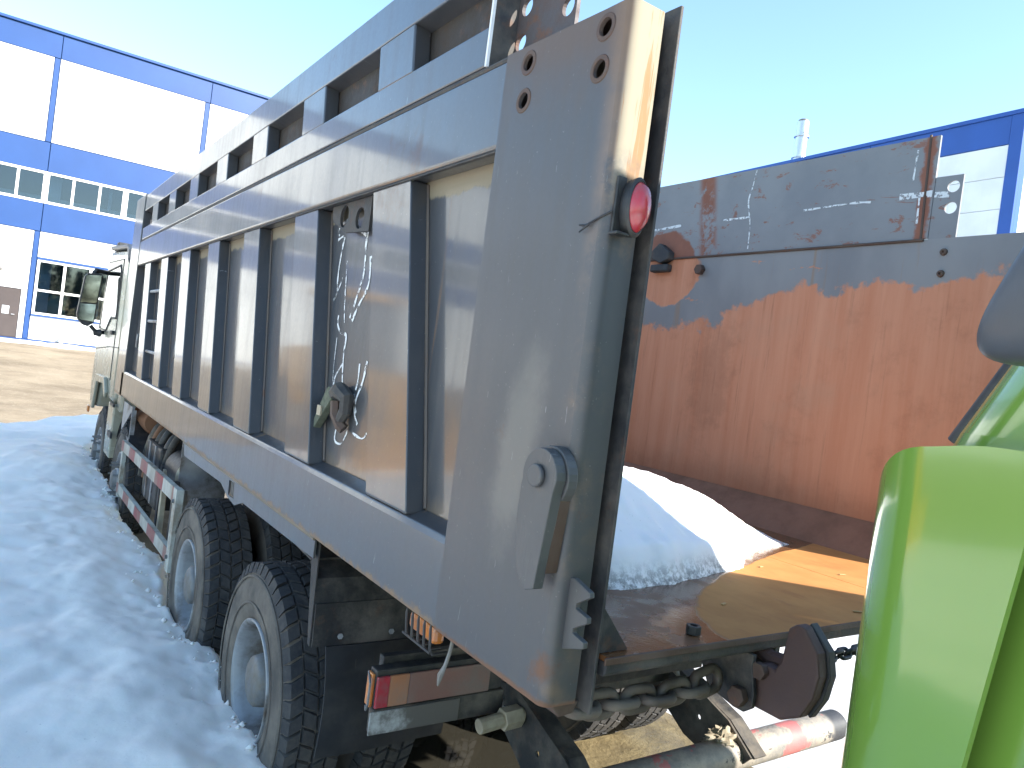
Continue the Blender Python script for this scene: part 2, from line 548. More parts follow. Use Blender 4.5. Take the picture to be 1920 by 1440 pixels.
# ------------------------------------------------------------------ ground and snow
def gz(x, y):
    return .86 * sst(15, 36, y)
def axis_pts(segs):
    out = [segs[0][0]]
    for a, b, n in segs:
        out += [a + (b - a) * (i + 1) / n for i in range(n)]
    return out
def field(name, xs, ys, fn, mat):
    mb = MB()
    nx = len(xs)
    mb.v = [(x, y, fn(x, y)) for y in ys for x in xs]
    mb.f = [(j * nx + i, j * nx + i + 1, (j + 1) * nx + i + 1, (j + 1) * nx + i) for j in range(len(ys) - 1) for i in range(nx - 1)]
    o = part(name, mb.mesh(name, mat, True, False), mat)
    return o
gx = axis_pts([(-900, -60, 8), (-60, -8, 18), (-8, 12, 60), (12, 60, 18), (60, 900, 8)])
gy = axis_pts([(-900, -40, 8), (-40, -4, 10), (-4, 20, 72), (20, 60, 30), (60, 900, 8)])
struct(field('ground', gx, gy, lambda x, y: gz(x, y) + (.03 * fbm(x, y, .5, 4) + .012 * fbm(x, y, 3, 2, 3.) if -9 < x < 14 and -5 < y < 36 else 0), M['dirt']))

def bank(x, y):
    xe = 1.20 + .05 * fbm(0, y, 1.1, 3, 2.) + .03 * noise.noise(Vector((0, y * 7, 5)))
    for yc in (4.17, 6.4):
        xe += .13 * math.exp(-((y - yc) / .45) ** 2)
    xe += .22 * math.exp(-((y - 2.55) / .5) ** 2) * (1 if y > 2 else .6)
    xe += sst(11.9, 12.8, y) * 2.0
    ye = 13.4 + 2.5 * sst(-.6, 1.6, x) - 2.4 * sst(-.2, -4, x) + .5 * fbm(x, 3., .9, 3)
    top = .42 + .10 * sst(6, 9.5, y) + .055 * fbm(x, y, .7, 3, 1.) + .03 * fbm(x, y, 2.3, 3, 4.) + .03 * sst(0.2, -2, x)
    top -= .08 * math.exp(-(((x + .15) / .35) ** 2 + ((y - 9.2) / .9) ** 2))
    d = xe - x
    e = sst(-.02, .12, d) * .80 + .20 * sst(.03, .6, d)
    e2 = sst(0, 1.3, ye - y)
    h = top * e * e2
    h += (.010 + .02 * (1 - sst(.1, .5, d))) * fbm(x, y, 6, 4, 9.) * min(1, e * e2 * 3)
    return gz(x, y) + h - .035 * (1 - min(1, e * e2 * 6)) - .02
bx_ = axis_pts([(-12, -2.5, 24), (-2.5, .3, 60), (.3, 1.6, 65), (1.6, 3.6, 12)])
by_ = axis_pts([(-6, 1, 18), (1, 9, 260), (9, 17, 130)])
struct(field('snow_bank', bx_, by_, bank, M['snow']))

cr = MB()
for i in range(330):
    y = random.uniform(1.6, 11.5) if i < 330 else random.uniform(2, 6)
    x = random.gauss(1.13, .10) if i < 330 else random.uniform(-.6, 1.0)
    r = random.uniform(.006, .024) * (1 if i < 330 else .8)
    z = max(bank(x, y), .01) + r * .3
    q = [Vector((random.uniform(.6, 1.2) * a, random.uniform(.6, 1.2) * b, random.uniform(.5, 1.) * c)) * r + Vector((x, y, z)) for a, b, c in ((1, 0, 0), (-1, 0, 0), (0, 1, 0), (0, -1, 0), (0, 0, 1), (0, 0, -1), )]
    cr.add(q, [(0, 2, 4), (2, 1, 4), (1, 3, 4), (3, 0, 4), (2, 0, 5), (1, 2, 5), (3, 1, 5), (0, 3, 5)])
co = part('snow_crumbs', cr.mesh('snow_crumbs', M['snow'], True), None)
tag(co, 'loose crumbs of snow strewn along the edge of the snow bank', 'snow crumbs', kind='stuff')

def rsnow(x, y):
    d = min(sst(3.75 + .25 * fbm(0, y, 1.3, 3), 5.2, x), sst(-6, -4, y), sst(24, 12, y), sst(28.5, 20, x))
    return gz(x, y) + d * (.22 + .10 * fbm(x, y, .6, 3, 6.) + .05 * fbm(x, y, 2.7, 3, 2.)) + .02 * fbm(x, y, 8, 2, 3.) * min(1, d * 4) - .05 * (1 - min(1, d * 5))
struct(field('snow_cover', axis_pts([(3.4, 9, 110), (9, 29, 30)]), axis_pts([(-6, 0, 20), (0, 7, 130), (7, 24, 30)]), rsnow, M['snow_shaded']))
def fsnow(x, y):
    d = min(sst(33.5 + 1.2 * fbm(x, 0, .5, 4), 36.5, y), 1)
    return gz(x, y) + d * (.07 + .07 * fbm(x, y, 1.2, 4, 8.)) - .06 * (1 - d)
struct(field('snow_strip', axis_pts([(-30, 14, 220)]), axis_pts([(32, 37.55, 40)]), fsnow, M['snow_dirty']))

# a shallow melt-water puddle under the tail of the truck
def water():
    t = NT('melt_water')
    t.set(Base_Color=(.03, .028, .022), Roughness=.04, Specular_IOR_Level=.6)
    t.set(Normal=t.bump(t.noise(9, 2), .06, .01))
    return t.m
M['water'] = water()
pts = []
for i in range(40):
    a = 2 * math.pi * i / 40
    r = 1 + .35 * noise.noise(Vector((math.cos(a) * 1.6, math.sin(a) * 1.6, 3)))
    pts.append((2.35 + .42 * r * math.cos(a), 3.45 + .36 * r * math.sin(a)))
pd = part('puddle', MB().prism(pts, 'z', .0, .034), M['water'])
struct(pd)

# ------------------------------------------------------------------ left building (facade at y = 37.6)
YB = 37.6
lb = thing('factory_building', 'white and blue clad factory building with a long window band, beyond the cab', 'building', (-2, YB, .86))
SEAM = [.925 + 6.0 * i for i in range(-9, 4)]
RZ = dict(roof=13.96, b1=12.85, w1=9.32, wt=8.09, wb=6.76, b2=5.56, lt=4.39, lb=2.07, base=.99, g=.80)
core = MB()
core.box((SEAM[0] - .3, YB + .16, RZ['wt'] + .02), (SEAM[-1] + .3, YB + .3, RZ['roof'] - .1))
core.box((SEAM[0] - .3, YB + .16, RZ['lt'] + .02), (SEAM[-1] + .3, YB + .3, RZ['wb'] - .02))
core.box((SEAM[0] - .3, YB + .16, .5), (SEAM[-1] + .3, YB + .3, RZ['lb'] - .02))
core.box((SEAM[0] - .3, YB + .16, RZ['lb'] - .015), (SEAM[9] + .02, YB + .3, RZ['lt'] + .015))
core.box((SEAM[9] + 3.05, YB + .16, RZ['lb'] - .015), (SEAM[-1] + .3, YB + .3, RZ['lt'] + .015))
wall = part('wall', core, M['b_seam'], lb)
J = .012
for i in range(len(SEAM) - 1):
    x0, x1 = SEAM[i], SEAM[i + 1]
    def pan(z0, z1, mat, a=x0, b=x1, d=.12):
        part('panel', MB().box((a + J, YB + .15 - d, z0 + J), (b - J, YB + .15, z1 - J)), M[mat], lb, .006, seg=1)
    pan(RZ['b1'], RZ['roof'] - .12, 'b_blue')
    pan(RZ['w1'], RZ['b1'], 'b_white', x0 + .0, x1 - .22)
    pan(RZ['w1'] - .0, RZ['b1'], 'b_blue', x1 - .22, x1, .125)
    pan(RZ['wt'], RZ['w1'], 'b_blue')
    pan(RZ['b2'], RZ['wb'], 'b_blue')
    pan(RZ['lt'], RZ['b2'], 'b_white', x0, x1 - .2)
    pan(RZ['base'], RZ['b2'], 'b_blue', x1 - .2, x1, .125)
    if i == 9:
        pan(RZ['base'], RZ['lb'], 'b_white', x0, x1 - .2)
        pan(RZ['lb'], RZ['lt'], 'b_white', x0 + 3.05, x1 - .2)
    elif i == 8:
        pan(RZ['base'] + 2.05, RZ['lt'], 'b_white', x1 - 1.48, x1 - .2)
        pan(RZ['base'], RZ['base'] + 2.05, 'b_white', x1 - .42, x1 - .2)
        pan(RZ['base'], RZ['lt'], 'b_white', x0, x1 - 1.48)
    else:
        pan(RZ['base'], RZ['lt'], 'b_white', x0, x1 - .2)
    # window band: six panes in a white frame
    fr = MB()
    fr.box((x0, YB + .03, RZ['wb'] + .002), (x1, YB + .15, RZ['wb'] + .10)).box((x0, YB + .03, RZ['wt'] - .10), (x1, YB + .15, RZ['wt'] - .002))
    for k in range(6):
        ww = .11 if k % 3 == 0 else .05
        fr.box((x0 + k - ww, YB + .035, RZ['wb'] + .1), (x0 + k + ww, YB + .145, RZ['wt'] - .1))
    wf = part('window', fr, M['b_frame'], lb)
    for k in range(6):
        part('pane', MB().box((x0 + k + .05, YB + .09, RZ['wb'] + .1), (x0 + k + .95, YB + .10, RZ['wt'] - .1)), M['pane'], wf)
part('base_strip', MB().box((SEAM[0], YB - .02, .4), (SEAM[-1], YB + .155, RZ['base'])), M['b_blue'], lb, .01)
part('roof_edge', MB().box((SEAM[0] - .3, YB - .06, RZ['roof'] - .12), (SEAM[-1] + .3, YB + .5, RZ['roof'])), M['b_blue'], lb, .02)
rd = MB().box((SEAM[0] - .3, YB + .301, RZ['roof'] - .5), (SEAM[-1] + .3, YB + 30, RZ['roof'] - .3))
part('roof', rd, M['b_grey'], lb)
part('interior_wall', MB().box((SEAM[0], YB + 7, .5), (SEAM[-1], YB + 7.2, RZ['roof'] - .55)), M['b_grey'], lb)
part('interior_floor', MB().box((SEAM[0], YB + .31, .5), (SEAM[-1], YB + 6.9, 1.0)), M['b_grey'], lb)
for k in range(7, 11):
    part('column', MB().box((SEAM[k] + .15, YB + .8, 1.01), (SEAM[k] + .6, YB + 1.2, RZ['roof'] - .56)), M['b_white'], lb)
part('crane_beam', MB().box((SEAM[6], YB + 1.25, 6.95), (SEAM[-1], YB + 1.5, 7.2)), M['b_white'], lb)
part('pipe', MB().cyl((SEAM[9] + 2.5, YB + 1.0, 1.01), (SEAM[9] + 2.5, YB + 1.0, 8.3), .07), M['b_frame'], lb)
# ground-floor window with six panes, blue lintel and sill
wx0, wx1 = SEAM[9] + .03, SEAM[9] + 3.04
fr = MB()
z0, z1, zm = RZ['lb'], RZ['lt'], 3.10
for a, b in ((z0, z0 + .09), (zm - .045, zm + .045), (z1 - .09, z1)):
    fr.box((wx0, YB + .03, a), (wx1, YB + .15, b))
for k in range(4):
    x = wx0 + .05 + k * .97
    fr.box((x - .05, YB + .035, z0 + .09), (x + .05, YB + .145, zm - .045)).box((x - .05, YB + .035, zm + .045), (x + .05, YB + .145, z1 - .09))
lw = part('window', fr, M['b_frame'], lb)
for k in range(3):
    for a, b in ((z0 + .09, zm - .045), (zm + .045, z1 - .09)):
        x = wx0 + .05 + k * .97
        part('pane', MB().box((x + .05, YB + .09, a), (x + .92, YB + .10, b)), M['pane'], lw)
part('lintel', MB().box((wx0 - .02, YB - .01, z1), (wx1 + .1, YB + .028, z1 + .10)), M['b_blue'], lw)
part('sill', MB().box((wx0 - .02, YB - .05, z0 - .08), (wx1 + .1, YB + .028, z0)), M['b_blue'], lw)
part('shelf_unit', MB().box((wx0 + .3, YB + 1.6, 1.01), (wx0 + 1.3, YB + 2.2, 3.0)), simple('teal_shelving', (.12, .33, .3), .5, 0, .4, 3, 0), lb)
# brown door with a paper notice
dr = part('door', MB().box((-.55, YB + .04, RZ['base'] + .01), (.50, YB + .14, RZ['base'] + 2.04)), M['b_door'], lb, .01)
part('notice', MB().box((-.08, YB + .030, 1.95), (.16, YB + .037, 2.28)), simple('paper_notice', (.62, .72, .78), .7, 0, .15, 9, 0), dr)
part('handle', MB().tube([(.36, YB + .04, 1.95), (.36, YB - .02, 1.95), (.25, YB - .02, 1.95)], .015, 8), M['aluminium'], dr)
part('wall_lamp', MB().box((-.36, YB - .14, 3.70), (-.22, YB + .025, 3.80)).box((-.33, YB - .2, 3.74), (-.25, YB - .14, 3.86)), M['hub'], lb, .01)
part('vent_pipe', MB().tube([(2.12, YB + .02, 1.15), (2.12, YB - .22, 1.15), (2.12, YB - .27, .95)], .075, 12), M['aluminium'], lb)

# ------------------------------------------------------------------ right building (shaded side at x = 29, sunlit end at y = 12.4)
XR, YR = 29.0, 12.4
rb = thing('warehouse_building', 'tall warehouse with grey-white cladding and blue top band, behind the rusty bed wall', 'building', (XR, YR, 0))
part('wall', MB().box((XR + .16, YR + .16, 0), (XR + 30, YR + 45, 13.6)), M['b_seam'], rb)
rows = [12.65]
while rows[-1] > 1:
    rows.append(rows[-1] - 1.17)
for k in range(8):
    ya, yb = YR + .45 + k * 5.6, YR + .45 + (k + 1) * 5.6
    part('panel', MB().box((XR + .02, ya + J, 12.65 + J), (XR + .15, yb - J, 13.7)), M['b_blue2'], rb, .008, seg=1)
    for a, b in zip(rows[1:], rows[:-1]):
        part('panel', MB().box((XR + .04, ya + J, a + .008), (XR + .15, yb - J, b - .008)), M['b_white'], rb, .008, seg=1)
for k in range(3):
    xa, xb = XR + .45 + k * 6, XR + .45 + (k + 1) * 6
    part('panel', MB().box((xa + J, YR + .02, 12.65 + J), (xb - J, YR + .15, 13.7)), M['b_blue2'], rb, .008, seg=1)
    for a, b in zip(rows[1:], rows[:-1]):
        part('panel', MB().box((xa + J, YR + .04, a + .008), (xb - J, YR + .15, b - .008)), M['b_white'], rb, .008, seg=1)
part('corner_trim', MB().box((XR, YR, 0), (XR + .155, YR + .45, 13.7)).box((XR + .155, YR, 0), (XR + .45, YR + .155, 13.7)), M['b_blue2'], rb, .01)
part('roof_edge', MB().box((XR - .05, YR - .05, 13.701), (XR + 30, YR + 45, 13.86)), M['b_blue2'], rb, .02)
ch = part('chimney', MB().cyl((XR + 1.6, 23.5, 13.87), (XR + 1.6, 23.5, 16.3), .29, 20), M['aluminium'], rb, smooth=True)
for z in (14.5, 15.55):
    part('collar', MB().cyl((XR + 1.6, 23.5, z), (XR + 1.6, 23.5, z + .08), .36, 20), M['aluminium'], ch)
part('stay', MB().cyl((XR + 1.3, 23.1, 13.87), (XR + 1.3, 23.1, 15.74), .03, 8).cyl((XR + 1.3, 23.1, 15.70), (XR + 1.6, 23.5, 15.74), .025, 8), M['aluminium'], ch)
part('rain_cap', MB().lathe([(16.28, .0), (16.3, .24), (16.4, .24), (16.45, .15), (16.45, 0)], 20, (XR + 1.6, 23.5, 0), 'z'), M['hub'], ch)
rb.rotation_euler = (0, 0, R(-4))

# ------------------------------------------------------------------ dump truck
XC = 2.28                       # centre line
XL, XI = 1.06, 1.128            # outer rib face, panel face (left)
XW = 3.39                       # inner face of the right bed wall
ZF = 1.514                      # bed floor
truck = thing('dump_truck', 'grey four-axle dump truck with open rusty bed, filling the picture', 'truck', (XC, 5, 0))

# --- left side wall: panel, rails, raked ribs
sw = part('side_wall', MB().box((XI, 1.30, 1.60), (XI + .012, 8.60, 2.975)), M['paint_panel'], truck)
rail = [(XL, 2.735), (XL + .012, 2.722), (XL + .064, 2.722), (XI - .001, 2.735), (XI - .001, 2.968), (XL, 2.968)]
part('top_rail', MB().prism([(p[0], p[1]) for p in rail], 'y', 1.70, 8.46), M['paint'], sw, .006)
part('rail_lip', MB().box((XL - .004, 1.76, 2.716), (XL + .010, 8.46, 2.7215)), M['dark_steel'], sw, .002)
brail = [(XL - .004, 1.40), (XL - .004, 1.632), (XL + .006, 1.650), (XI - .001, 1.672), (XI - .001, 1.40)]
part('bottom_rail', MB().prism(brail, 'y', 1.70, 8.60), M['paint'], sw, .005)
# flange hanging below the rail over the rear wheels
fl = [(2.735, 1.399), (2.735, 1.322), (3.76, 1.316), (3.905, 1.272), (4.05, 1.285), (4.22, 1.33), (5.22, 1.314), (5.27, 1.399)]
part('fender_flange', MB().prism(fl, 'x', XL + .004, XL + .012, [[(3.93, 1.300), (4.045, 1.298), (4.055, 1.375), (3.935, 1.382)]]), M['paint'], sw)
part('flange_bead', MB().tube([(XL + .002, 2.735, 1.398), (XL + .002, 5.27, 1.398)], .008, 8), dirty_metal('rusty_bead', (.2, .16, .11), amt=.6, rust=.5), sw)
vent = part('vent_grille', MB().box((XL + .03, 3.92, 1.29), (XL + .035, 4.06, 1.39)), M['black_plastic'], sw)
for k in range(4):
    part('slat', MB().box((XL + .014, 3.945 + k * .028, 1.298), (XL + .028, 3.957 + k * .028, 1.38)), M['hub'], vent)
RK = .262                       # rake of the ribs over their height
ribp = [(2.020, 1.655), (2.325, 1.655), (2.325 + RK, 2.721), (2.020 + RK, 2.721)]
rm_ = None
for k in range(7):
    if rm_ is None:
        rib = part('rib', MB().prism(ribp, 'x', XL, XI - .001), M['paint_b'], sw, .008, seg=3)
        rm_ = rib
    else:
        copy_part(rm_, sw, (0, .8865 * k, 0))
# weld beads along the ribs
wb = MB()
for k in range(7):
    for y0 in (2.018, 2.327):
        wb.tube([(XI - .003, y0 + .8865 * k, 1.675), (XI - .003, y0 + RK + .8865 * k, 2.715)], .006, 6)
part('weld_bead', wb, dirty_metal('rusty_weld', (.13, .11, .10), amt=.5, rust=.6), sw)
# ladder rungs between the two foremost ribs
for k, z in enumerate((1.91, 2.18, 2.45)):
    y = 6.87 + (z - 1.66) * .26
    part('ladder_rung', MB().cyl((XL + .025, y - .02, z), (XL + .025, y + .62, z), .014, 10), M['rim'], sw)
# perforated tie plate in the second bay
dp = [(3.065, 2.72), (3.060, 2.68), (3.045, 2.655), (2.90, 2.60), (2.66, 2.585), (2.66, 2.72)]
dl = part('tie_plate', MB().prism(dp, 'x', XL + .030, XL + .042, [circ(2.925, 2.668, .045), circ(2.76, 2.645, .042)]), M['dark_steel'], sw)
# small hooks in far bays
for (y, z) in ((6.02, 1.92), (7.98, 1.92)):
    part('rope_hook', MB().tube([(XI, y, z + .12), (XI - .05, y, z + .12), (XI - .05, y + .01, z), (XI - .02, y, z - .01)], .012, 8), M['rim'], sw)

# --- wall extension on top (left)
ex = part('wall_extension', MB().box((XI + .002, 1.885, 2.985), (XI + .012, 8.40, 3.40)), M['slot'], truck)
part('lower_rail', MB().prism([(XL + .003, 2.988), (XL + .003, 3.106), (XI + .001, 3.118), (XI + .001, 2.988)], 'y', 1.89, 8.40), M['paint'], ex, .006)
part('top_rail', MB().prism([(XL + .003, 3.280), (XL + .003, 3.436), (XI + .06, 3.436), (XI + .06, 3.27), (XI + .001, 3.27)], 'y', 1.89, 8.40), M['paint'], ex, .008)
er = [(2.383, 3.102), (2.673, 3.102), (2.703, 3.279), (2.412, 3.279)]
e0 = None
for k in range(7):
    if e0 is None:
        e0 = part('rib', MB().prism(er, 'x', XL + .003, XI + .001), M['paint_b'], ex, .006)
    else:
        copy_part(e0, ex, (0, .866 * k, 0))
part('end_strip', MB().box((XL + .001, 1.880, 2.988), (XL + .010, 1.8895, 3.44)), M['white_paint'], ex)
part('end_cap', MB().box((XL + .0105, 1.880, 2.988), (1.149, 1.8895, 3.44)), M['dark_steel'], ex)
part('seam_bead', MB().tube([(XL + .012, 1.76, 2.978), (XL + .012, 8.42, 2.978)], .010, 8), M['dark_steel'], ex)
tabp = [(1.60, 2.99), (1.60, 3.44), (1.885, 3.44), (1.885, 2.99)]
part('hinge_plate', MB().prism(tabp, 'x', 1.150, 1.162, [circ(1.84, 3.178, .026), circ(1.852, 3.078, .026), circ(1.637, 3.112, .026), circ(1.63, 3.24, .026)]), dirty_metal('rusty_hinge_plate', (.09, .085, .09), dirt=(.10, .05, .035), amt=.7, rust=.7), ex, .002)

# --- front post of the bed and headboard
fp = part('front_post', MB().prism([(8.46, 1.39), (9.03, 1.37), (9.00, 3.46), (8.42, 3.46)], 'x', XL - .004, XL + .16), M['paint'], truck, .012)
part('headboard', MB().box((XL + .161, 8.47, 1.40), (3.49, 8.56, 3.44)), M['paint_panel'], truck)

# --- rear post: folded plate with lock lever
rp = MB()
hol = [circ(1.337, 2.926, .021), circ(1.639, 2.927, .021), circ(1.641, 2.829, .021), circ(1.341, 2.832, .021)]
rp.prism([(1.274, 1.402), (1.274, 2.968), (1.748, 2.976), (1.750, 2.2), (1.752, 1.402)], 'x', XL - .010, XL - .001, hol)
# rounded fold and rear flange as one sheet
def fold(u, v):
    L1, L2 = .04, .10
    r_ = .024
    t = u * (L1 + L2)
    z = 1.402 + v * 1.564
    if t < L1:
        a = (t / L1) * math.pi / 2
        return (XL - .010 + r_ * (1 - math.cos(a)), 1.274 - r_ * math.sin(a), z)
    s_ = (t - L1) / L2
    return (XL - .010 + r_ + s_ * .068, 1.250, z)
rp.grid(fold, 14, 4)
rp.box((XL + .016, 1.2505, 1.402), (XL + .080, 1.262, 2.966))
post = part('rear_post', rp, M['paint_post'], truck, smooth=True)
part('gutter', MB().box((XL + .0805, 1.285, 1.402), (XL + .108, 1.295, 2.96)), M['dark_steel'], post)
part('edge_strip', MB().box((XL + .1085, 1.228, 1.380), (XL + .117, 1.30, 2.985)), M['dark_steel'], post, .002)
part('inner_sheet', MB().box((XL + .1175, 1.262, 1.50), (XL + .128, 1.87, 2.87)), M['dark_steel'], post)
part('cap_plate', MB().box((XL - .004, 1.262, 2.962), (XL + .079, 1.74, 2.974)), M['bolt'], post)
# reinforcing rings around the holes
for (y, z) in ((1.337, 2.926), (1.639, 2.927), (1.641, 2.829), (1.341, 2.832)):
    part('hole_ring', MB().lathe([(XL - .0098, .0205), (XL - .0122, .0215), (XL - .0122, .031), (XL - .0101, .033)], 24, (0, y, z)), M['bolt'], post, smooth=True)
# sawtooth rack
sp = [(1.262, 1.69), (1.238, 1.694), (1.183, 1.679), (1.180, 1.668), (1.222, 1.642), (1.222, 1.632), (1.182, 1.625), (1.180, 1.612), (1.222, 1.588), (1.222, 1.578), (1.182, 1.571), (1.182, 1.557), (1.250, 1.533), (1.262, 1.533)]
part('sawtooth_rack', MB().prism(sp, 'x', XL + .022, XL + .036), M['paint_lever'], post, .002)
# lock lever with pin
lv = []
for i in range(13):
    a = R(-15 + 195 * i / 12)
    lv.append((1.297 + .062 * math.cos(a), 1.908 + .062 * math.sin(a)))
lv = lv + [(1.243, 1.88), (1.268, 1.665), (1.296, 1.655), (1.335, 1.69), (1.355, 1.735), (1.350, 1.76), (1.362, 1.80), (1.360, 1.88)]
part('lock_lever', MB().prism(lv, 'x', XL - .066, XL - .038), M['paint_lever'], post, .004)
part('lever_rib', MB().prism([(1.250, 1.93), (1.244, 1.90), (1.262, 1.70), (1.270, 1.70), (1.256, 1.90), (1.266, 1.94)], 'x', XL - .041, XL - .0105), M['bolt'], post)
part('lever_boss', MB().cyl((XL - .0375, 1.297, 1.908), (XL - .0105, 1.297, 1.908), .068, 28), M['paint_lever'], post, .003)
part('pin', MB().cyl((XL - .078, 1.300, 1.908), (XL - .0665, 1.300, 1.908), .026, 24), M['paint_lever'], post, .004)
part('lever_stop', MB().prism([(1.395, 1.785), (1.352, 1.768), (1.352, 1.790)], 'x', XL - .03, XL - .0105), M['paint_lever'], post)
# red marker lamp on the flange
ml = part('marker_lamp', MB().box((XL + .004, 1.2425, 2.450), (XL + .030, 1.2495, 2.580)).box((XL - .006, 1.215, 2.448), (XL + .03, 1.2425, 2.455)), M['black_plastic'], truck, .002)
part('bezel', MB().lathe([(-.020, .040), (-.024, .050), (-.018, .056), (.006, .054), (.006, 0)], 28, (0, 0, 0), 'y'), M['black_plastic'], ml, smooth=True)
bz = ml.children[0]
bz.scale = (.55, 1, 1.18)
bz.location = (XL + .045, 1.235, 2.515)
le = part('lens', MB().lathe([(-.032, .0), (-.030, .02), (-.022, .038), (-.006, .049), (.0, .05)], 28, (0, 0, 0), 'y'), M['red_lens'], ml, smooth=True)
le.scale = (.54, 1, 1.12)
le.location = (XL + .045, 1.217, 2.515)
part('wire', MB().tube([(XL + .0, 1.245, 2.50), (XL - .012, 1.27, 2.487), (XL - .016, 1.31, 2.472), (XL - .014, 1.335, 2.475)], .0025, 6).tube([(XL - .016, 1.30, 2.474), (XL - .02, 1.315, 2.462), (XL - .018, 1.328, 2.458)], .0022, 6), M['black_plastic'], ml)

# --- bed floor, right wall
def floor_mat():
    t = NT('rusty_bed_floor')
    x, y, z = t.xyz()
    n = t.noise(3, 8, .62)
    n2 = t.noise(14, 7, .65, st=(1, .4, 1))
    c = t.mix(t.ramp(n, .3, .7), (.40, .165, .042), (.52, .24, .07))
    c = t.mix(t.math('MULTIPLY', t.ramp(n2, .5, .75), .5), c, (.30, .11, .036))
    yy = t.math('MAXIMUM', t.math('SUBTRACT', y, 1.2), 0.)
    edge = t.math('ADD', 1.62, t.math('MULTIPLY', t.math('POWER', yy, 2.), 2.3))
    edge = t.math('ADD', edge, t.math('MULTIPLY', t.math('SUBTRACT', t.noise(5, 4), .5), .12))
    wet = t.ramp(t.math('SUBTRACT', edge, x), -.012, .02)
    c = t.mix(t.math('MULTIPLY', wet, .82), c, (.085, .038, .022))
    film = t.math('MULTIPLY', wet, t.ramp(t.noise(4.5, 5, .6, off=(2, 0, 0)), .40, .52))
    rr = t.math('SUBTRACT', t.lin(wet, 0, 1, .8, .38), t.math('MULTIPLY', film, .24))
    t.set(Base_Color=c, Roughness=rr, Specular_IOR_Level=.5)
    b = t.bump(n2, .25, .004)
    t.set(Normal=t.bump(t.noise(90, 4, .7), .12, .002, b))
    return t.m
M['bed_floor'] = floor_mat()
bf = part('bed_floor', MB().box((XL + .13, 1.215, ZF - .012), (2.660, 8.46, ZF)).box((2.664, 1.215, ZF - .012), (3.22, 8.46, ZF)), M['bed_floor'], truck)
part('edge_lip', MB().box((XL + .12, 1.208, ZF - .016), (3.40, 1.2145, ZF + .001)), M['bolt'], bf, .002)
part('end_beam', MB().prism([(1.216, ZF - .013), (1.216, ZF - .040), (1.226, ZF - .048), (1.34, ZF - .048), (1.34, ZF - .013)], 'x', XL + .13, 3.39), M['dark_steel'], bf, .004)
def wall_rust():
    t = NT('rusty_bed_wall')
    x, y, z = t.xyz()
    big = t.noise(2.6, 7, .62)
    fine = t.noise(12, 8, .7)
    st = t.noise(4.5, 7, .65, st=(1, 3.2, .22))
    st2 = t.noise(9, 7, .7, st=(1, 4, .18), off=(0, 3, 1))
    lim = t.ramp(y, 2.45, 2.95, 2.79, 2.57)
    lim = t.math('ADD', lim, t.math('MULTIPLY', t.math('SUBTRACT', big, .5), .46))
    lim = t.math('ADD', lim, t.math('MULTIPLY', t.math('SUBTRACT', fine, .5), .16))
    rust = t.ramp(t.math('SUBTRACT', z, lim), .02, -.02)
    # round rust bloom near the welded lug
    dy, dz = t.math('SUBTRACT', y, 3.42), t.math('SUBTRACT', z, 2.88)
    rad = t.math('SQRT', t.math('ADD', t.math('MULTIPLY', dy, dy), t.math('MULTIPLY', t.math('MULTIPLY', dz, dz), 2.2)))
    rad = t.math('ADD', rad, t.math('MULTIPLY', t.math('SUBTRACT', big, .5), .3))
    rust = t.math('MAXIMUM', rust, t.ramp(rad, .285, .265))
    rust = t.math('MAXIMUM', rust, t.math('MULTIPLY', t.ramp(t.noise(7, 8, .7, st=(1, .5, 1.6), off=(3, 3, 3)), .64, .67), .9))
    rc = t.mix(t.ramp(st, .2, .82), (.55, .215, .115), (.64, .295, .175))
    rc = t.mix(t.math('MULTIPLY', t.ramp(st2, .54, .78), .5), rc, (.22, .08, .042))
    rc = t.mix(t.math('MULTIPLY', t.ramp(big, .52, .75), .35), rc, (.48, .27, .17))
    sy, sz = t.math('SUBTRACT', y, 2.93), t.math('MULTIPLY', t.math('SUBTRACT', z, 2.25), .42)
    stn = t.math('SQRT', t.math('ADD', t.math('MULTIPLY', sy, sy), t.math('MULTIPLY', sz, sz)))
    stn = t.ramp(t.math('ADD', stn, t.math('MULTIPLY', t.math('SUBTRACT', t.noise(6, 8, .7, off=(2, 2, 2)), .5), .55)), .20, .06)
    rc = t.mix(t.math('MULTIPLY', stn, .28), rc, (.26, .12, .07))
    rc = t.mix(t.math('MULTIPLY', t.ramp(t.noise(3.3, 8, .7, off=(8, 0, 4)), .5, .7), .35), rc, (.33, .13, .07))
    pc = t.mix(t.ramp(t.noise(2, 5, .6, st=(1, 1, .5), off=(5, 0, 0)), .3, .7), (.205, .20, .205), (.265, .258, .255))
    run = t.math('MULTIPLY', t.ramp(t.noise(6, 6, .65, st=(1, 3, .12), off=(0, 8, 0)), .58, .72), .55)
    pc = t.mix(run, pc, (.30, .17, .085))
    c = t.mix(rust, pc, rc)
    low = t.ramp(t.math('ADD', z, t.math('MULTIPLY', t.math('SUBTRACT', fine, .5), .15)), 1.85, 1.62)
    c = t.mix(t.math('MULTIPLY', low, .45), c, (.24, .10, .055))
    t.set(Base_Color=c, Roughness=t.lin(rust, 0, 1, .42, .85), Specular_IOR_Level=.4)
    h = t.math('ADD', t.math('MULTIPLY', fine, .6), t.math('MULTIPLY', rust, -.5))
    t.set(Normal=t.bump(h, .35, .006))
    return t.m
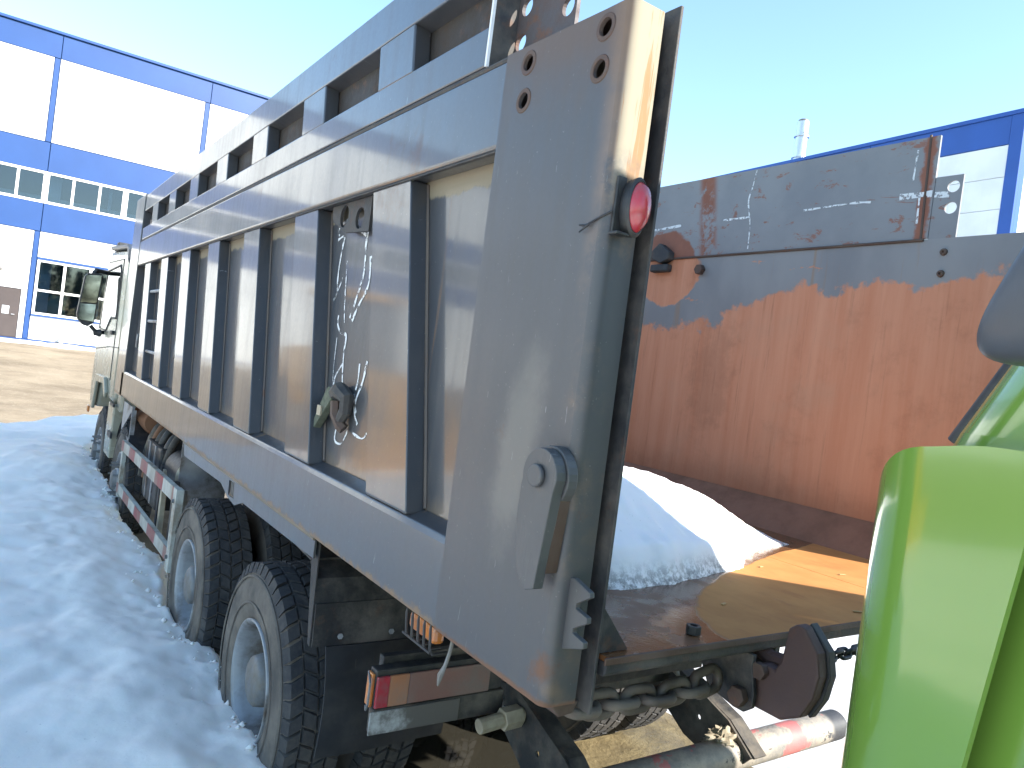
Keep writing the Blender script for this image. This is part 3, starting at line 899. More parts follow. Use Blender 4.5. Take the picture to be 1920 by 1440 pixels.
def board_mat():
    t = NT('scraped_grey_board')
    x, y, z = t.xyz()
    pc = t.mix(t.ramp(t.noise(1.8, 6, .6), .3, .7), (.185, .182, .19), (.24, .235, .235))
    scr = t.ramp(t.noise(5, 8, .72, st=(1, 1.2, 2.2), off=(1, 2, 0), dist=.4), .585, .63)
    lng = t.ramp(t.noise(3.2, 7, .7, st=(1, 1.4, 5), off=(0, 5, 2), dist=1.2), .62, .66)
    scr = t.math('MAXIMUM', scr, lng)
    dy = t.math('ABSOLUTE', t.math('SUBTRACT', y, t.math('ADD', 3.10, t.math('MULTIPLY', t.math('SUBTRACT', z, 3.2), .15))))
    band = t.math('MULTIPLY', t.ramp(dy, .085, .03), t.ramp(t.noise(9, 8, .7), .38, .5))
    dy2 = t.math('ABSOLUTE', t.math('SUBTRACT', y, 1.825))
    band2 = t.ramp(t.math('ADD', dy2, t.math('MULTIPLY', t.math('SUBTRACT', t.noise(11, 7, .7), .5), .08)), .035, .015)
    rust = t.math('MAXIMUM', t.math('MAXIMUM', t.math('MULTIPLY', scr, .8), band), band2)
    bl = t.math('SQRT', t.math('ADD', t.math('POWER', t.math('SUBTRACT', y, 3.42), 2.), t.math('MULTIPLY', t.math('POWER', t.math('SUBTRACT', z, 2.96), 2.), 2.)))
    rust = t.math('MAXIMUM', rust, t.ramp(t.math('ADD', bl, t.math('MULTIPLY', t.math('SUBTRACT', t.noise(3, 6), .5), .25)), .27, .25))
    c = t.mix(t.math('MULTIPLY', rust, .92), pc, t.mix(t.noise(14, 5), (.20, .07, .04), (.33, .12, .065)))
    t.set(Base_Color=c, Roughness=t.lin(rust, 0, 1, .4, .8))
    t.set(Normal=t.bump(t.noise(3, 5), .25, .012))
    return t.m
M['wall_rust'] = wall_rust()
M['board'] = board_mat()
rw = part('inner_wall', MB().box((XW, 1.27, 1.655), (XW + .012, 8.46, 2.9685)), M['wall_rust'], truck)
part('wall_foot', MB().prism([(XW, 1.654), (3.222, ZF - .006), (3.222, ZF - .02), (XW + .02, 1.62), (XW + .02, 1.654)], 'y', 1.27, 8.46), dirty_metal('dark_rust_foot', (.27, .115, .06), dirt=(.19, .09, .055), amt=.8, rust=.2, metal=0.), rw)
part('outer_frame', MB().box((XW + .0125, 1.27, 1.40), (XW + .10, 1.75, 2.95)).box((XW + .0125, 1.75, 2.72), (XW + .09, 8.6, 2.95)).box((XW + .0125, 1.75, 1.40), (XW + .09, 8.6, 1.65)), M['paint'], rw)
for k in range(7):
    if k == 0:
        rr_ = part('rib', MB().prism(ribp, 'x', XW + .0125, XW + .085), M['paint_b'], rw)
    else:
        copy_part(rr_, rw, (0, .8865 * k, 0))
nut = part('rivet', MB().lathe([(0, .0), (-.012, .006), (-.010, .014), (0, .017)], 14, (XW, 1.705, 2.905)), M['bolt'], rw, smooth=True)
copy_part(nut, rw, (0, .001, -.097))
rx = part('extension_board', MB().box((XW - .002, 1.785, 2.972), (XW + .010, 8.42, 3.442)), M['board'], truck)
tb = [(1.784, 2.964), (1.665, 2.966), (1.663, 3.249), (1.784, 3.250)]
part('hinge_plate', MB().prism(tb, 'x', XW + .001, XW + .011, [circ(1.702, 3.199, .026), circ(1.703, 3.103, .026)]), M['board'], rx, .002)
part('weld_strip', MB().tube([(XW - .004, 1.80, 2.965), (XW - .004, 5.2, 2.965), (XW - .004, 8.42, 2.965)], .007, 8), M['bolt'], rx)
part('vertical_weld', MB().tube([(XW - .002, 1.815, 2.97), (XW - .002, 1.822, 3.2), (XW - .002, 1.83, 3.45)], .006, 8), M['bolt'], rx)
# welded lug and bolt on the seam
lug = part('welded_lug', MB().prism([(3.40, 2.93), (3.50, 2.97), (3.50, 3.0), (3.42, 3.06), (3.33, 3.0), (3.33, 2.955)], 'x', XW - .06, XW - .004), M['dark_steel'], truck, .008)
part('lug_foot', MB().box((XW - .05, 3.34, 2.88), (XW - .001, 3.49, 2.928)), M['dark_steel'], lug, .01)
part('bolt_head', MB().cyl((XW - .035, 3.10, 2.885), (XW - .0005, 3.10, 2.885), .032, 6), M['bolt'], lug, .004)
# white paint strokes brushed on the board
def stroke(mb, pts, w, x):
    P_ = [Vector(p) for p in pts]
    sm = []
    for i in range(len(P_) - 1):
        a, b = P_[max(i - 1, 0)], P_[min(i + 2, len(P_) - 1)]
        p, q = P_[i], P_[i + 1]
        n = max(3, int((q - p).length / .012))
        for k in range(n):
            u = k / n
            sm.append(.5 * ((2 * p) + (q - a) * u + (2 * a - 5 * p + 4 * q - b) * u * u + (3 * p - a - 3 * q + b) * u ** 3))
    sm.append(P_[-1])
    vs = []
    for i, p in enumerate(sm):
        d = (sm[min(i + 1, len(sm) - 1)] - sm[max(i - 1, 0)]).normalized()
        nn = Vector((-d.y, d.x))
        ww = w * (.75 + .55 * noise.noise(Vector((p.x * 22, p.y * 22, w * 900))))
        vs += [(x, p.x + nn.x * ww, p.y + nn.y * ww), (x, p.x - nn.x * ww * .8, p.y - nn.y * ww * .8)]
    mb.add(vs, [(2 * i, 2 * i + 1, 2 * i + 3, 2 * i + 2) for i in range(len(sm) - 1)])
def brush_mat():
    t = NT('dry_white_brush_paint')
    t.set(Base_Color=(.74, .75, .75), Roughness=.6, Alpha=t.math('MULTIPLY', t.ramp(t.noise(38, 5, .7, off=(1, 1, 1)), .40, .50), t.ramp(t.noise(9, 4, .6, off=(4, 1, 1)), .36, .44)))
    return t.m
M['brush'] = brush_mat()
pm = MB()
xs_ = XW - .0035
stroke(pm, [(2.785, 3.437), (2.80, 3.34), (2.815, 3.26), (2.785, 3.13), (2.778, 2.99)], .006, xs_)
stroke(pm, [(3.60, 3.158), (3.31, 3.172)], .012, xs_)
stroke(pm, [(2.98, 3.172), (2.80, 3.172)], .008, xs_)
stroke(pm, [(2.45, 3.172), (2.18, 3.178), (2.08, 3.172)], .007, xs_)
stroke(pm, [(1.94, 3.18), (1.79, 3.178)], .02, xs_)
stroke(pm, [(1.88, 3.39), (1.885, 3.25)], .006, xs_)
stroke(pm, [(1.845, 3.17), (1.842, 3.04)], .006, xs_)
part('paint_mark', pm, M['brush'], rx)['kind'] = 'stuff'
pm = MB()
stroke(pm, [(1.78, 3.172), (1.715, 3.165)], .022, XW + .0005)
part('paint_mark', pm, M['brush'], rx)['kind'] = 'stuff'
# snow heap lying in the bed
HC = [(1.1, .36), (1.9, .335), (2.18, .285), (2.52, .20), (2.70, .14), (2.87, .075), (3.0, .025), (3.06, 0.), (9, 0.)]
def heap(x, y):
    ef = 1.63 + .10 * sst(1.8, 2.3, x) + .24 * sst(2.25, 2.75, x) + .05 * sst(2.75, 3.1, x) + .025 * fbm(x, 0, 4, 4)
    d = y - ef
    if d <= 0:
        return -.02
    hc = 0.
    for (xa, ha), (xb, hb) in zip(HC[:-1], HC[1:]):
        if xa <= x <= xb:
            hc = ha + (hb - ha) * (x - xa) / (xb - xa)
    yc = max(2.08, ef + .16)
    q = d / (yc - ef)
    h = hc * (.34 * sst(0, .16, q) + .66 * sst(0, 1.05, q)) * (1 - sst(0, 1.7, y - yc - .05))
    h += (.022 * fbm(x, y, 2.6, 4, 3.) * min(1, d * 5) + .008 * fbm(x, y, 18, 3, 3.)) * min(1, hc * 8)
    return h - .004 - .016 * (hc <= 0)
hs = field('snow_heap', axis_pts([(1.19, 3.38, 130)]), axis_pts([(1.5, 3.4, 150), (3.4, 8.4, 60)]), lambda x, y: max(ZF + heap(x, y), ZF - .02 + (max(0, x - 3.22) * .9)), M['snow_heap'])
tag(hs, 'heap of melting white snow lying on the rusty bed floor', 'snow')
nt = part('hex_nut', MB().prism([(1.54 + .020 * math.cos(a), 1.275 + .020 * math.sin(a)) for a in [R(60 * i) for i in range(6)]], 'z', ZF + .001, ZF + .024, [[(1.54 + .010 * math.cos(a), 1.275 + .010 * math.sin(a)) for a in [R(30 * i) for i in range(12)]]]), M['black_plastic'], None, .002)
tag(nt, 'small black hex nut lying on the wet bed floor', 'nut')
for k, (x, y, a, L) in enumerate(((1.86, 1.44, .3, .025), (2.30, 1.27, -.5, .034), (2.45, 1.75, .1, .022), (2.75, 1.60, -.3, .03))):
    wc = MB().box((-L / 2, -.004, 0), (L / 2, .004, .004))
    o = part('wood_chip', wc, simple('wood_chip_%d' % k, (.42, .27, .12), .8, 0, .2, 30, 0), None, .001)
    o.location = (x, y, ZF + .001)
    o.rotation_euler = (0, 0, a)
    tag(o, ['pale wood chip just outside the wet patch of the bed floor', 'pale wood chip nearest the bed edge by the green truck', 'small chip on the sunlit floor beside the snow', 'small chip on the sunlit floor nearest the dark wall foot'][k], 'chip', 'chips on the bed floor')
# gusset at the post foot
part('gusset', MB().prism([(1.178, ZF + .002), (1.275, ZF + .002), (1.178, ZF + .115)], 'y', 1.238, 1.248), M['dark_steel'], truck, .001)

# --- chassis under the bed
for x in (1.86, 2.62):
    part('frame_rail', MB().box((x, 2.28, .82), (x + .08, 11.2, 1.10)), M['chassis'], truck, .006)
for x in (1.72, 2.74):
    part('bed_beam', MB().box((x, 2.30, 1.12), (x + .10, 8.5, 1.395)), M['chassis'], truck, .006)
for k in range(8):
    part('bed_crossmember', MB().box((XL + .14, 1.62 + k * .88, 1.396), (3.38, 1.74 + k * .88, 1.50)), M['chassis'], truck, .004)
part('frame_crossmember', MB().box((1.941, 2.27, .84), (2.619, 2.35, 1.08)), M['chassis'], truck, .006)
part('spring_hanger', MB().box((1.70, 4.0, .55), (1.85, 4.35, 1.0)), M['chassis'], truck, .02)
# --- wheels
def wheel_parts(front=False):
    W = .285
    t = MB()
    prof = [(.035, .272), (.012, .285), (.0, .33), (-.006, .40), (.0, .455), (.012, .492), (.022, .515), (.030, .524), (W - .03, .524), (W - .022, .515), (W - .012, .492), (W, .455), (W + .006, .40), (W, .33), (W - .012, .285), (W - .035, .272)]
    t.lathe(prof, 72)
    # raised sidewall rings
    t.lathe([(-.0085, .352), (-.011, .355), (-.011, .360), (-.0085, .363)], 72)
    t.lathe([(-.001, .472), (-.006, .475), (-.006, .480), (.003, .484)], 72)
    tr = MB()
    NB = 46
    rows = [(.018, .077, 0.), (.081, .139, .5), (.146, .204, 0.), (.208, .267, .5)]
    for ri, (a, b, ph) in enumerate(rows):
        for i in range(NB):
            th0 = 2 * math.pi * (i + ph + .03) / NB
            th1 = 2 * math.pi * (i + ph + .95 + random.uniform(-.04, .02)) / NB
            sk = .35 * 2 * math.pi / NB * (1 if ri % 2 else -1)
            ro, ri_ = .542 + random.uniform(-.002, .002), .518
            vs = []
            for (x, th, r) in ((a, th0, ri_), (a, th1, ri_), (b, th1 + sk, ri_), (b, th0 + sk, ri_), (a + .004, th0 + .01, ro), (a + .004, th1 - .01, ro), (b - .004, th1 + sk - .01, ro), (b - .004, th0 + sk + .01, ro)):
                if ri == 0 and x < a + .005 and r == ri_:
                    r, x = .492, .006
                if ri == 3 and x > b - .005 and r == ri_:
                    r, x = .492, W - .006
                vs.append((x, r * math.cos(th), r * math.sin(th)))
            tr.add(vs, [(0, 1, 2, 3), (4, 7, 6, 5), (0, 4, 5, 1), (1, 5, 6, 2), (2, 6, 7, 3), (3, 7, 4, 0)])
    rim = MB()
    if front:
        rim.lathe([(.05, .272), (.004, .282), (.002, .274), (.02, .262), (.05, .25), (.05, .225), (.02, .20), (.015, .13), (.0, .12), (-.02, .115), (-.02, .0)], 56)
    else:
        rim.lathe([(.05, .272), (.004, .284), (.001, .276), (.014, .262), (.045, .252), (.13, .243), (.155, .225), (.165, .19), (.165, .10), (.10, .085), (.10, .0)], 56)
    hub = MB()
    if front:
        hub.lathe([(-.02, .105), (-.05, .095), (-.06, .07), (-.062, .0)], 32)
    else:
        hub.lathe([(.165, .14), (.12, .128), (.06, .118), (.03, .112), (.018, .095), (.012, .05), (.012, .0)], 32)
    nut = MB()
    for i in range(10):
        a = 2 * math.pi * i / 10
        r = .168
        c, s_ = r * math.cos(a), r * math.sin(a)
        x0 = .018 if front else .165
        nut.cyl((x0, c, s_), (x0 - (.035 if front else .025), c, s_), .019, 6)
        nut.cyl((x0, c, s_), (x0 - (.085 if front else .04), c, s_), .011, 8)
    holes = MB()
    if not front:
        for i in range(8):
            a = 2 * math.pi * (i + .3) / 8
            holes.cyl((.158, .205 * math.cos(a), .205 * math.sin(a)), (.1645, .205 * math.cos(a), .205 * math.sin(a)), .022, 14)
    return (t.mesh('tyre', M['sidewall'], True), tr.mesh('tread', M['rubber']), rim.mesh('wheel', M['rim'], True), hub.mesh('hub', M['hub'], True), nut.mesh('lug_nuts', M['hub']), holes.mesh('hand_holes', M['black_plastic']) if not front else None)
WP = {}
def make_wheel(x, y, z, front=False, flip=False, rot=0.):
    if front not in WP:
        WP[front] = wheel_parts(front)
    ty, tr, rim, hub, nut, hl = WP[front]
    wobj = part('wheel', rim, None, truck)
    place(wobj, truck, (x, y, z))
    wobj.rotation_euler = (rot, 0, math.pi if flip else 0)
    for nm, me in (('tyre', ty), ('tread', tr), ('hub', hub), ('lug_nuts', nut), ('hand_holes', hl)):
        if me is None:
            continue
        o = bpy.data.objects.new(nm, me)
        COL.objects.link(o)
        o.parent = wobj
        if nm == 'tread':
            o['kind'] = 'stuff'
    return wobj
RH = .548
for i, y in enumerate((3.43, 4.90)):
    make_wheel(1.092, y, RH, rot=.3 + i)
    make_wheel(1.092 + .645, y, RH, flip=True, rot=1.1 + i)
    make_wheel(2 * XC - 1.092, y, RH, flip=True, rot=.7 + i)
    make_wheel(2 * XC - 1.092 - .645, y, RH, rot=2.1 + i)
    part('axle', MB().lathe([(1.40, .09), (1.95, .10), (2.05, .22), (2.51, .22), (2.61, .10), (3.16, .09)], 20, (0, y, RH)), M['chassis'], truck, smooth=True)
for i, y in enumerate((8.42, 10.36)):
    make_wheel(1.11, y, RH, True, rot=.2 + i)
    make_wheel(2 * XC - 1.11, y, RH, True, True, rot=.9 + i)
    part('axle', MB().cyl((1.3, y, RH - .05), (3.26, y, RH - .05), .07, 12), M['chassis'], truck)

# --- mudguard and flap behind the rear wheel
mg = MB()
prof = [(3.0, 1.30), (2.82, 1.29), (2.74, 1.24), (2.715, 1.15), (2.705, .985)]
for i in range(len(prof) - 1):
    (ya, za), (yb, zb) = prof[i], prof[i + 1]
    mg.add([(1.09, ya, za), (1.72, ya, za), (1.72, yb, zb), (1.09, yb, zb)], [(0, 1, 2, 3)])
g = part('mudguard', mg, M['chassis'], truck)
sol = g.modifiers.new('thick', 'SOLIDIFY')
sol.thickness = .008
part('skirt_plate', MB().prism([(2.735, 1.396), (2.71, .985), (2.735, .99), (2.80, 1.30), (2.80, 1.396)], 'x', 1.084, 1.0895), M['chassis'], g)
for x in (1.2, 1.42, 1.64):
    part('bolt', MB().cyl((x, 2.704, 1.02), (x, 2.694, 1.02), .012, 6), M['rim'], g)
fm = MB()
fm.grid(lambda u, v: (1.145 + .565 * u + .012 * math.sin(v * 3), 2.700 - .02 * math.sin(v * 2.2) - .008 * math.sin(u * 5), .985 - .43 * v), 10, 10)
fp_ = part('mudflap', fm, simple('black_rubber_flap', (.016, .017, .02), .55, 0, .2, 10, .1, dirt=(.07, .062, .055), dirt_amt=.4), truck, smooth=True)
fp_.modifiers.new('thick', 'SOLIDIFY').thickness = .008
fp_.modifiers.new('split', 'EDGE_SPLIT').split_angle = R(35)
for k in range(3):
    part('moulded_line', MB().box((1.27 + k * .075, 2.676, .62), (1.274 + k * .075, 2.682, .93)), M['black_plastic'], fp_)
# second mudflap of the foremost rear axle is hidden behind the tyre

# --- tail lamp bar and number plate
tl = part('tail_lamp', MB().box((1.155, 2.262, .935), (1.68, 2.31, 1.065)), M['black_plastic'], truck, .005)
part('amber_side_lens', MB().box((1.143, 2.265, .938), (1.1545, 2.305, 1.052)), M['amber_lens'], tl, .003)
part('red_lens', MB().box((1.157, 2.249, .937), (1.205, 2.2615, 1.045)), M['red_lens'], tl, .004)
part('amber_lens', MB().box((1.2055, 2.250, .937), (1.28, 2.2615, 1.045)), dirty_metal('dusty_amber_lens', (.36, .14, .06), dirt=(.22, .17, .14), amt=.9, metal=0., rust=0.), tl, .004)
part('dusty_lens', MB().box((1.2805, 2.251, .937), (1.62, 2.2615, 1.045)), M['dusty_red'], tl, .004)
part('lamp_bracket', MB().box((1.20, 2.311, 1.0), (1.86, 2.345, 1.09)), M['chassis'], tl, .004)
part('wire_guard', MB().tube([(1.148, 2.30, .93), (1.135, 2.27, .93), (1.13, 2.25, .96), (1.13, 2.25, 1.03), (1.145, 2.30, 1.05)], .004, 6), M['hub'], tl)
def plate_mat():
    t = NT('dirty_number_plate')
    n = t.noise(9, 6, .65)
    c = t.mix(t.ramp(t.math('ADD', n, t.math('MULTIPLY', t.ramp(t.xyz()[0], 1.15, 1.42), .22)), .38, .62), (.42, .42, .41), (.11, .10, .09))
    t.set(Base_Color=c, Roughness=.5)
    return t.m
part('number_plate', MB().box((1.145, 2.252, .845), (1.50, 2.258, .925)), plate_mat(), truck, .004)
part('plate_bracket', MB().box((1.16, 2.2585, .84), (1.70, 2.30, .93)), M['chassis'], truck, .006)
# caged side lamp under the rail
cl = part('caged_lamp', MB().box((1.078, 1.79, 1.335), (1.115, 1.95, 1.385)), M['amber_lens'], truck, .012)
for k in range(5):
    y = 1.80 + k * .037
    part('cage_bar', MB().tube([(1.12, y, 1.398), (1.07, y, 1.398), (1.062, y - .012, 1.385), (1.062, y - .022, 1.33), (1.07, y - .025, 1.318), (1.12, y - .02, 1.318)], .0042, 6), M['dark_steel'], cl, smooth=True)
part('cage_rail', MB().tube([(1.062, 1.945, 1.322), (1.062, 1.775, 1.322)], .004, 6), M['dark_steel'], cl)
part('hanging_cable', MB().tube([(1.10, 1.72, 1.405), (1.093, 1.722, 1.34), (1.086, 1.728, 1.30)], .0055, 8).tube([(1.086, 1.728, 1.30), (1.08, 1.735, 1.275), (1.078, 1.738, 1.245)], [.006, .009, .003], 8), M['hub'], truck, smooth=True)
# air coupling under the lamp bar
part('air_coupling', MB().cyl((1.56, 2.2, .835), (1.66, 2.2, .845), .028, 14).cyl((1.66, 2.2, .845), (1.74, 2.2, .85), .042, 6).cyl((1.74, 2.2, .85), (1.85, 2.2, .87), .028, 14), M['beige'], truck, .003)

# --- underrun bar and struts
def bar_mat():
    t = NT('worn_red_bar')
    n = t.noise(3.2, 8, .68, st=(1, 1, 1), dist=.3)
    n2 = t.noise(9, 8, .7)
    x, y, z = t.xyz()
    c = t.mix(t.ramp(n2, .35, .65), (.17, .165, .16), (.33, .29, .24))
    c = t.mix(t.math('MULTIPLY', t.ramp(n, .60, .615), .85), c, (.48, .12, .12))
    c = t.mix(t.ramp(x, 3.24, 3.28), c, (.035, .035, .04))
    c = t.mix(t.math('MULTIPLY', t.ramp(n2, .60, .62), t.ramp(n, .55, .53)), c, (.055, .055, .06))
    t.set(Base_Color=c, Roughness=.55)
    t.set(Normal=t.bump(t.math('ADD', n2, t.math('MULTIPLY', t.ramp(n, .565, .58), -.4)), .4, .01))
    return t.m
ub = part('underrun_bar', MB().cyl((1.12, 1.90, .69), (3.38, 1.90, .69), .066, 28), bar_mat(), truck, .012, smooth=True)
for x in (1.75, 2.62):
    poly = [(2.50, .87), (2.27, .935), (1.93, .815), (1.80, .72), (1.90, .60), (2.15, .655)]
    o = part('bar_strut', MB().prism(poly, 'x', x, x + .012, [circ(2.2, .82, .012, 10), circ(2.08, .76, .012, 10)]), M['chassis'], ub)
    part('strut_flange', MB().prism([(2.29, .936), (1.925, .816), (1.79, .722), (1.796, .714), (1.93, .806), (2.29, .926)], 'x', x + .0125, x + .085), M['chassis'], o)
    for (yy_, zz_) in ((2.33, .86), (2.30, .83), (2.38, .84)):
        part('strut_bolt', MB().cyl((x - .012, yy_, zz_), (x - .0005, yy_, zz_), .013, 6), M['hub'], o)
part('strut_tube', MB().cyl((2.62, 2.26, .92), (2.74, 1.99, .70), .022, 10), M['hub'], ub)
# lump of mud sitting on the bar
mdm = MB()
def lump(u, v):
    a, b = 2 * math.pi * u, math.pi * v
    d = Vector((math.sin(b) * math.cos(a), math.sin(b) * math.sin(a), math.cos(b)))
    r = 1 + .5 * noise.noise(d * 2.2) + .35 * noise.noise(d * 6)
    return (2.60 + .10 * r * d.x, 1.92 + .05 * r * d.y, .745 + .045 * r * d.z)
mdm.grid(lump, 40, 24)
md = part('mud_clump', mdm, dirty_metal('dried_mud', (.27, .23, .17), dirt=(.36, .31, .23), amt=.8, metal=0., rust=0.), None, smooth=True)
tag(md, 'crumbly clump of dried mud sitting on the red-flecked underrun bar', 'mud')

# --- rear latch: bracket, hook, chains
br = [(1.43, 1.46), (1.215, 1.462), (1.214, 1.43), (1.198, 1.36), (1.20, 1.325), (1.225, 1.305), (1.26, 1.305), (1.35, 1.325)]
bk = part('latch_bracket', MB().prism(br, 'x', 1.72, 1.735), M['chassis'], truck, .003)
part('pivot_bolt', MB().cyl((1.695, 1.238, 1.345), (1.719, 1.238, 1.345), .028, 6), M['bolt'], bk, .003)
hk = [(1.140, 1.560), (1.118, 1.578), (1.098, 1.576), (1.052, 1.525), (1.040, 1.47), (1.050, 1.41), (1.078, 1.352), (1.130, 1.322), (1.215, 1.322), (1.245, 1.345), (1.235, 1.40), (1.222, 1.435), (1.195, 1.445), (1.165, 1.44), (1.150, 1.47)]
h1 = part('latch_hook', MB().prism(hk, 'x', 1.745, 1.785), M['hook'], truck, .006)
part('hook_rim', MB().prism([(1.105, 1.582), (1.047, 1.527), (1.034, 1.468), (1.045, 1.404), (1.075, 1.345), (1.09, 1.36), (1.06, 1.41), (1.05, 1.47), (1.06, 1.52), (1.112, 1.57)], 'x', 1.786, 1.815), M['dark_steel'], h1, .003)
part('link_arm', MB().tube([(1.80, 1.17, 1.45), (1.80, 1.215, 1.445), (1.80, 1.26, 1.46)], .022, 10), M['hook'], h1)
part('pivot_bolt', MB().cyl((1.722, 1.20, 1.425), (1.7449, 1.20, 1.425), .024, 6), M['bolt'], h1, .003)
part('hook_hanger', MB().box((1.82, 1.22, 1.41), (1.84, 1.40, 1.50)), M['chassis'], bk)
def link_mesh(L=.05, r=.024, t=.0125, name='link', mat='chain'):
    n, k = 24, 8
    path = []
    for i in range(n):
        a = 2 * math.pi * i / n
        c, s_ = math.cos(a), math.sin(a)
        path.append(Vector((c * r + (L / 2 if c > 0 else -L / 2), s_ * r, 0)))
    vs, fs = [], []
    for i in range(n):
        d = (path[(i + 1) % n] - path[i - 1]).normalized()
        nn = Vector((-d.y, d.x, 0))
        for j in range(k):
            q = 2 * math.pi * j / k
            vs.append(path[i] + nn * math.cos(q) * t + Vector((0, 0, 1)) * math.sin(q) * t)
    for i in range(n):
        for j in range(k):
            fs.append((i * k + j, ((i + 1) % n) * k + j, ((i + 1) % n) * k + (j + 1) % k, i * k + (j + 1) % k))
    return MB().add(vs, fs).mesh(name, M[mat], True)
LM = link_mesh(.040, .0285, .0132)
LS = link_mesh(.022, .0125, .0055, mat='dark_steel')
def chain(pts, me, pitch, name, par, roll0=0.):
    pts = [Vector(p) for p in pts]
    # resample
    out, acc = [pts[0]], 0.
    for a, b in zip(pts[:-1], pts[1:]):
        L = (b - a).length
        d = 0.
        while acc + (L - d) >= pitch:
            d += pitch - acc
            acc = 0.
            out.append(a.lerp(b, d / L))
        acc += L - d
    root = None
    for i in range(len(out) - 1):
        c = (out[i] + out[i + 1]) / 2
        d = (out[i + 1] - out[i]).normalized()
        q = d.to_track_quat('X', 'Z')
        from mathutils import Quaternion
        q = q @ Quaternion((1, 0, 0), roll0 + (math.pi / 2 if i % 2 else 0) + random.uniform(-.2, .2))
        o = bpy.data.objects.new(name if root is None else 'link', me)
        COL.objects.link(o)
        if root is None:
            place(o, par, c)
            o.rotation_mode = 'QUATERNION'
            o.rotation_quaternion = q
            root, rm = o, Matrix.Translation(c) @ q.to_matrix().to_4x4()
        else:
            o.parent = root
            o.matrix_local = rm.inverted() @ (Matrix.Translation(c) @ q.to_matrix().to_4x4())
    return root
chain([(1.17, 1.30, 1.366), (1.32, 1.30, 1.356), (1.50, 1.30, 1.352), (1.62, 1.30, 1.36), (1.72, 1.30, 1.38)], LM, .064, 'chain', truck)
chain([(1.82, 1.075, 1.500), (2.05, 1.08, 1.500), (2.5, 1.12, 1.53)], LS, .036, 'safety_chain', truck, .6)
part('chain_bar', MB().box((1.20, 1.44, 1.33), (1.80, 1.46, 1.395)), M['chassis'], truck, .004)
part('post_foot', MB().prism([(1.085, 1.399), (1.165, 1.399), (1.15, 1.372), (1.11, 1.368)], 'y', 1.262, 1.34), M['bolt'], truck, .004)

# --- side guard with red and white bands
def stripe_mat():
    t = NT('red_white_guard_paint')
    x, y, z = t.xyz()
    f = t.math('FRACT', t.math('DIVIDE', t.math('SUBTRACT', t.math('ADD', y, t.math('MULTIPLY', z, .15)), 5.97), .69))
    n = t.noise(12, 7, .7)
    f = t.math('ADD', f, t.math('MULTIPLY', t.math('SUBTRACT', n, .5), .03))
    red = t.math('MULTIPLY', t.ramp(f, .02, .035), t.ramp(f, .53, .515))
    c = t.mix(red, (.50, .49, .43), (.27, .05, .05))
    c = t.mix(t.math('MULTIPLY', t.ramp(t.noise(5, 8, .68, st=(1, 1, .6)), .38, .68), .75), c, (.24, .195, .14))
    c = t.mix(t.ramp(t.noise(22, 6, .7, off=(2, 2, 2)), .66, .69), c, (.15, .08, .04))
    t.set(Base_Color=c, Roughness=.5)
    return t.m
M['stripe'] = stripe_mat()
M['guard_white'] = simple('chipped_white_guard', (.48, .48, .42), .5, 0, .1, 8, .1, dirt=(.22, .16, .1), dirt_amt=.85)
def slanted(y0, y1, z0, z1, h, x0, x1):
    return MB().prism([(y0, z0), (y1, z1), (y1, z1 + h), (y0, z0 + h)], 'x', x0, x1)
sg = part('side_guard', slanted(5.40, 8.08, .965, .905, .098, 1.068, 1.072), M['stripe'], truck)
part('top_flange', slanted(5.40, 8.08, 1.059, 0.999, .005, 1.0725, 1.105), M['guard_white'], sg)
part('lower_rail', slanted(5.43, 8.11, .555, .497, .088, 1.068, 1.072), M['stripe'], sg)
part('lower_flange', slanted(5.43, 8.11, .638, .580, .005, 1.0725, 1.105), M['guard_white'], sg)
part('guard_post', MB().prism([(5.32, .50), (5.42, .50), (5.42, 1.065), (5.32, 1.065)], 'x', 1.066, 1.115), M['guard_white'], sg, .004)
part('guard_post', MB().prism([(8.02, .45), (8.10, .45), (8.08, 1.0), (8.0, 1.0)], 'x', 1.0735, 1.11), M['guard_white'], sg, .004)
part('guard_bolt', MB().cyl((1.05, 5.37, .60), (1.0655, 5.37, .60), .014, 6).cyl((1.05, 5.37, .98), (1.0655, 5.37, .98), .014, 6), M['hub'], sg)
# --- tanks, battery box, pipes behind the guard
tk = part('air_tank', MB().lathe([(.03, .16), (.50, .16), (.50, 0)], 32, (1.36, 6.08, 1.0), 'y'), M['black_plastic'], truck, smooth=True)
part('tank_end', MB().lathe([(0, 0), (-.012, .09), (.0, .14), (.03, .161)], 32, (1.36, 6.08, 1.0), 'y'), M['beige'], tk, smooth=True)
part('tank_boss', MB().cyl((1.30, 6.055, 1.0), (1.30, 6.09, 1.0), .03, 12), M['hub'], tk)
part('end_plate', MB().box((1.20, 5.98, .80), (1.55, 5.988, 1.30)), M['rim'], tk)
bb = part('battery_box', MB().box((1.19, 6.75, .60), (1.75, 7.45, 1.12)), M['black_plastic'], truck, .02)
part('lid_strap', MB().box((1.182, 6.95, .62), (1.1895, 7.0, 1.12)).box((1.182, 7.22, .62), (1.1895, 7.27, 1.12)), M['rim'], bb)
part('hydraulic_tank', MB().box((1.26, 7.46, .52), (1.80, 7.92, 1.10)), M['hub'], truck, .03)
for k, (y, c) in enumerate(((5.62, 'hub'), (5.95, 'dark_steel'), (6.45, 'beige'), (6.62, 'dark_steel'))):
    part('tank_support', MB().box((1.16 + .01 * k, y, .42), (1.20 + .01 * k, y + .06, 1.0)), M[c], truck, .004)
ex_ = part('exhaust_muffler', MB().lathe([(0, 0), (.01, .11), (.04, .125), (.50, .125), (.53, .10), (.53, 0)], 24, (1.34, 7.95, 1.20), 'y'), M['brown_tank'], truck, smooth=True)
part('muffler_flange', MB().cyl((1.34, 8.52, 1.20), (1.34, 8.55, 1.20), .15, 20), M['brown_tank'], ex_)
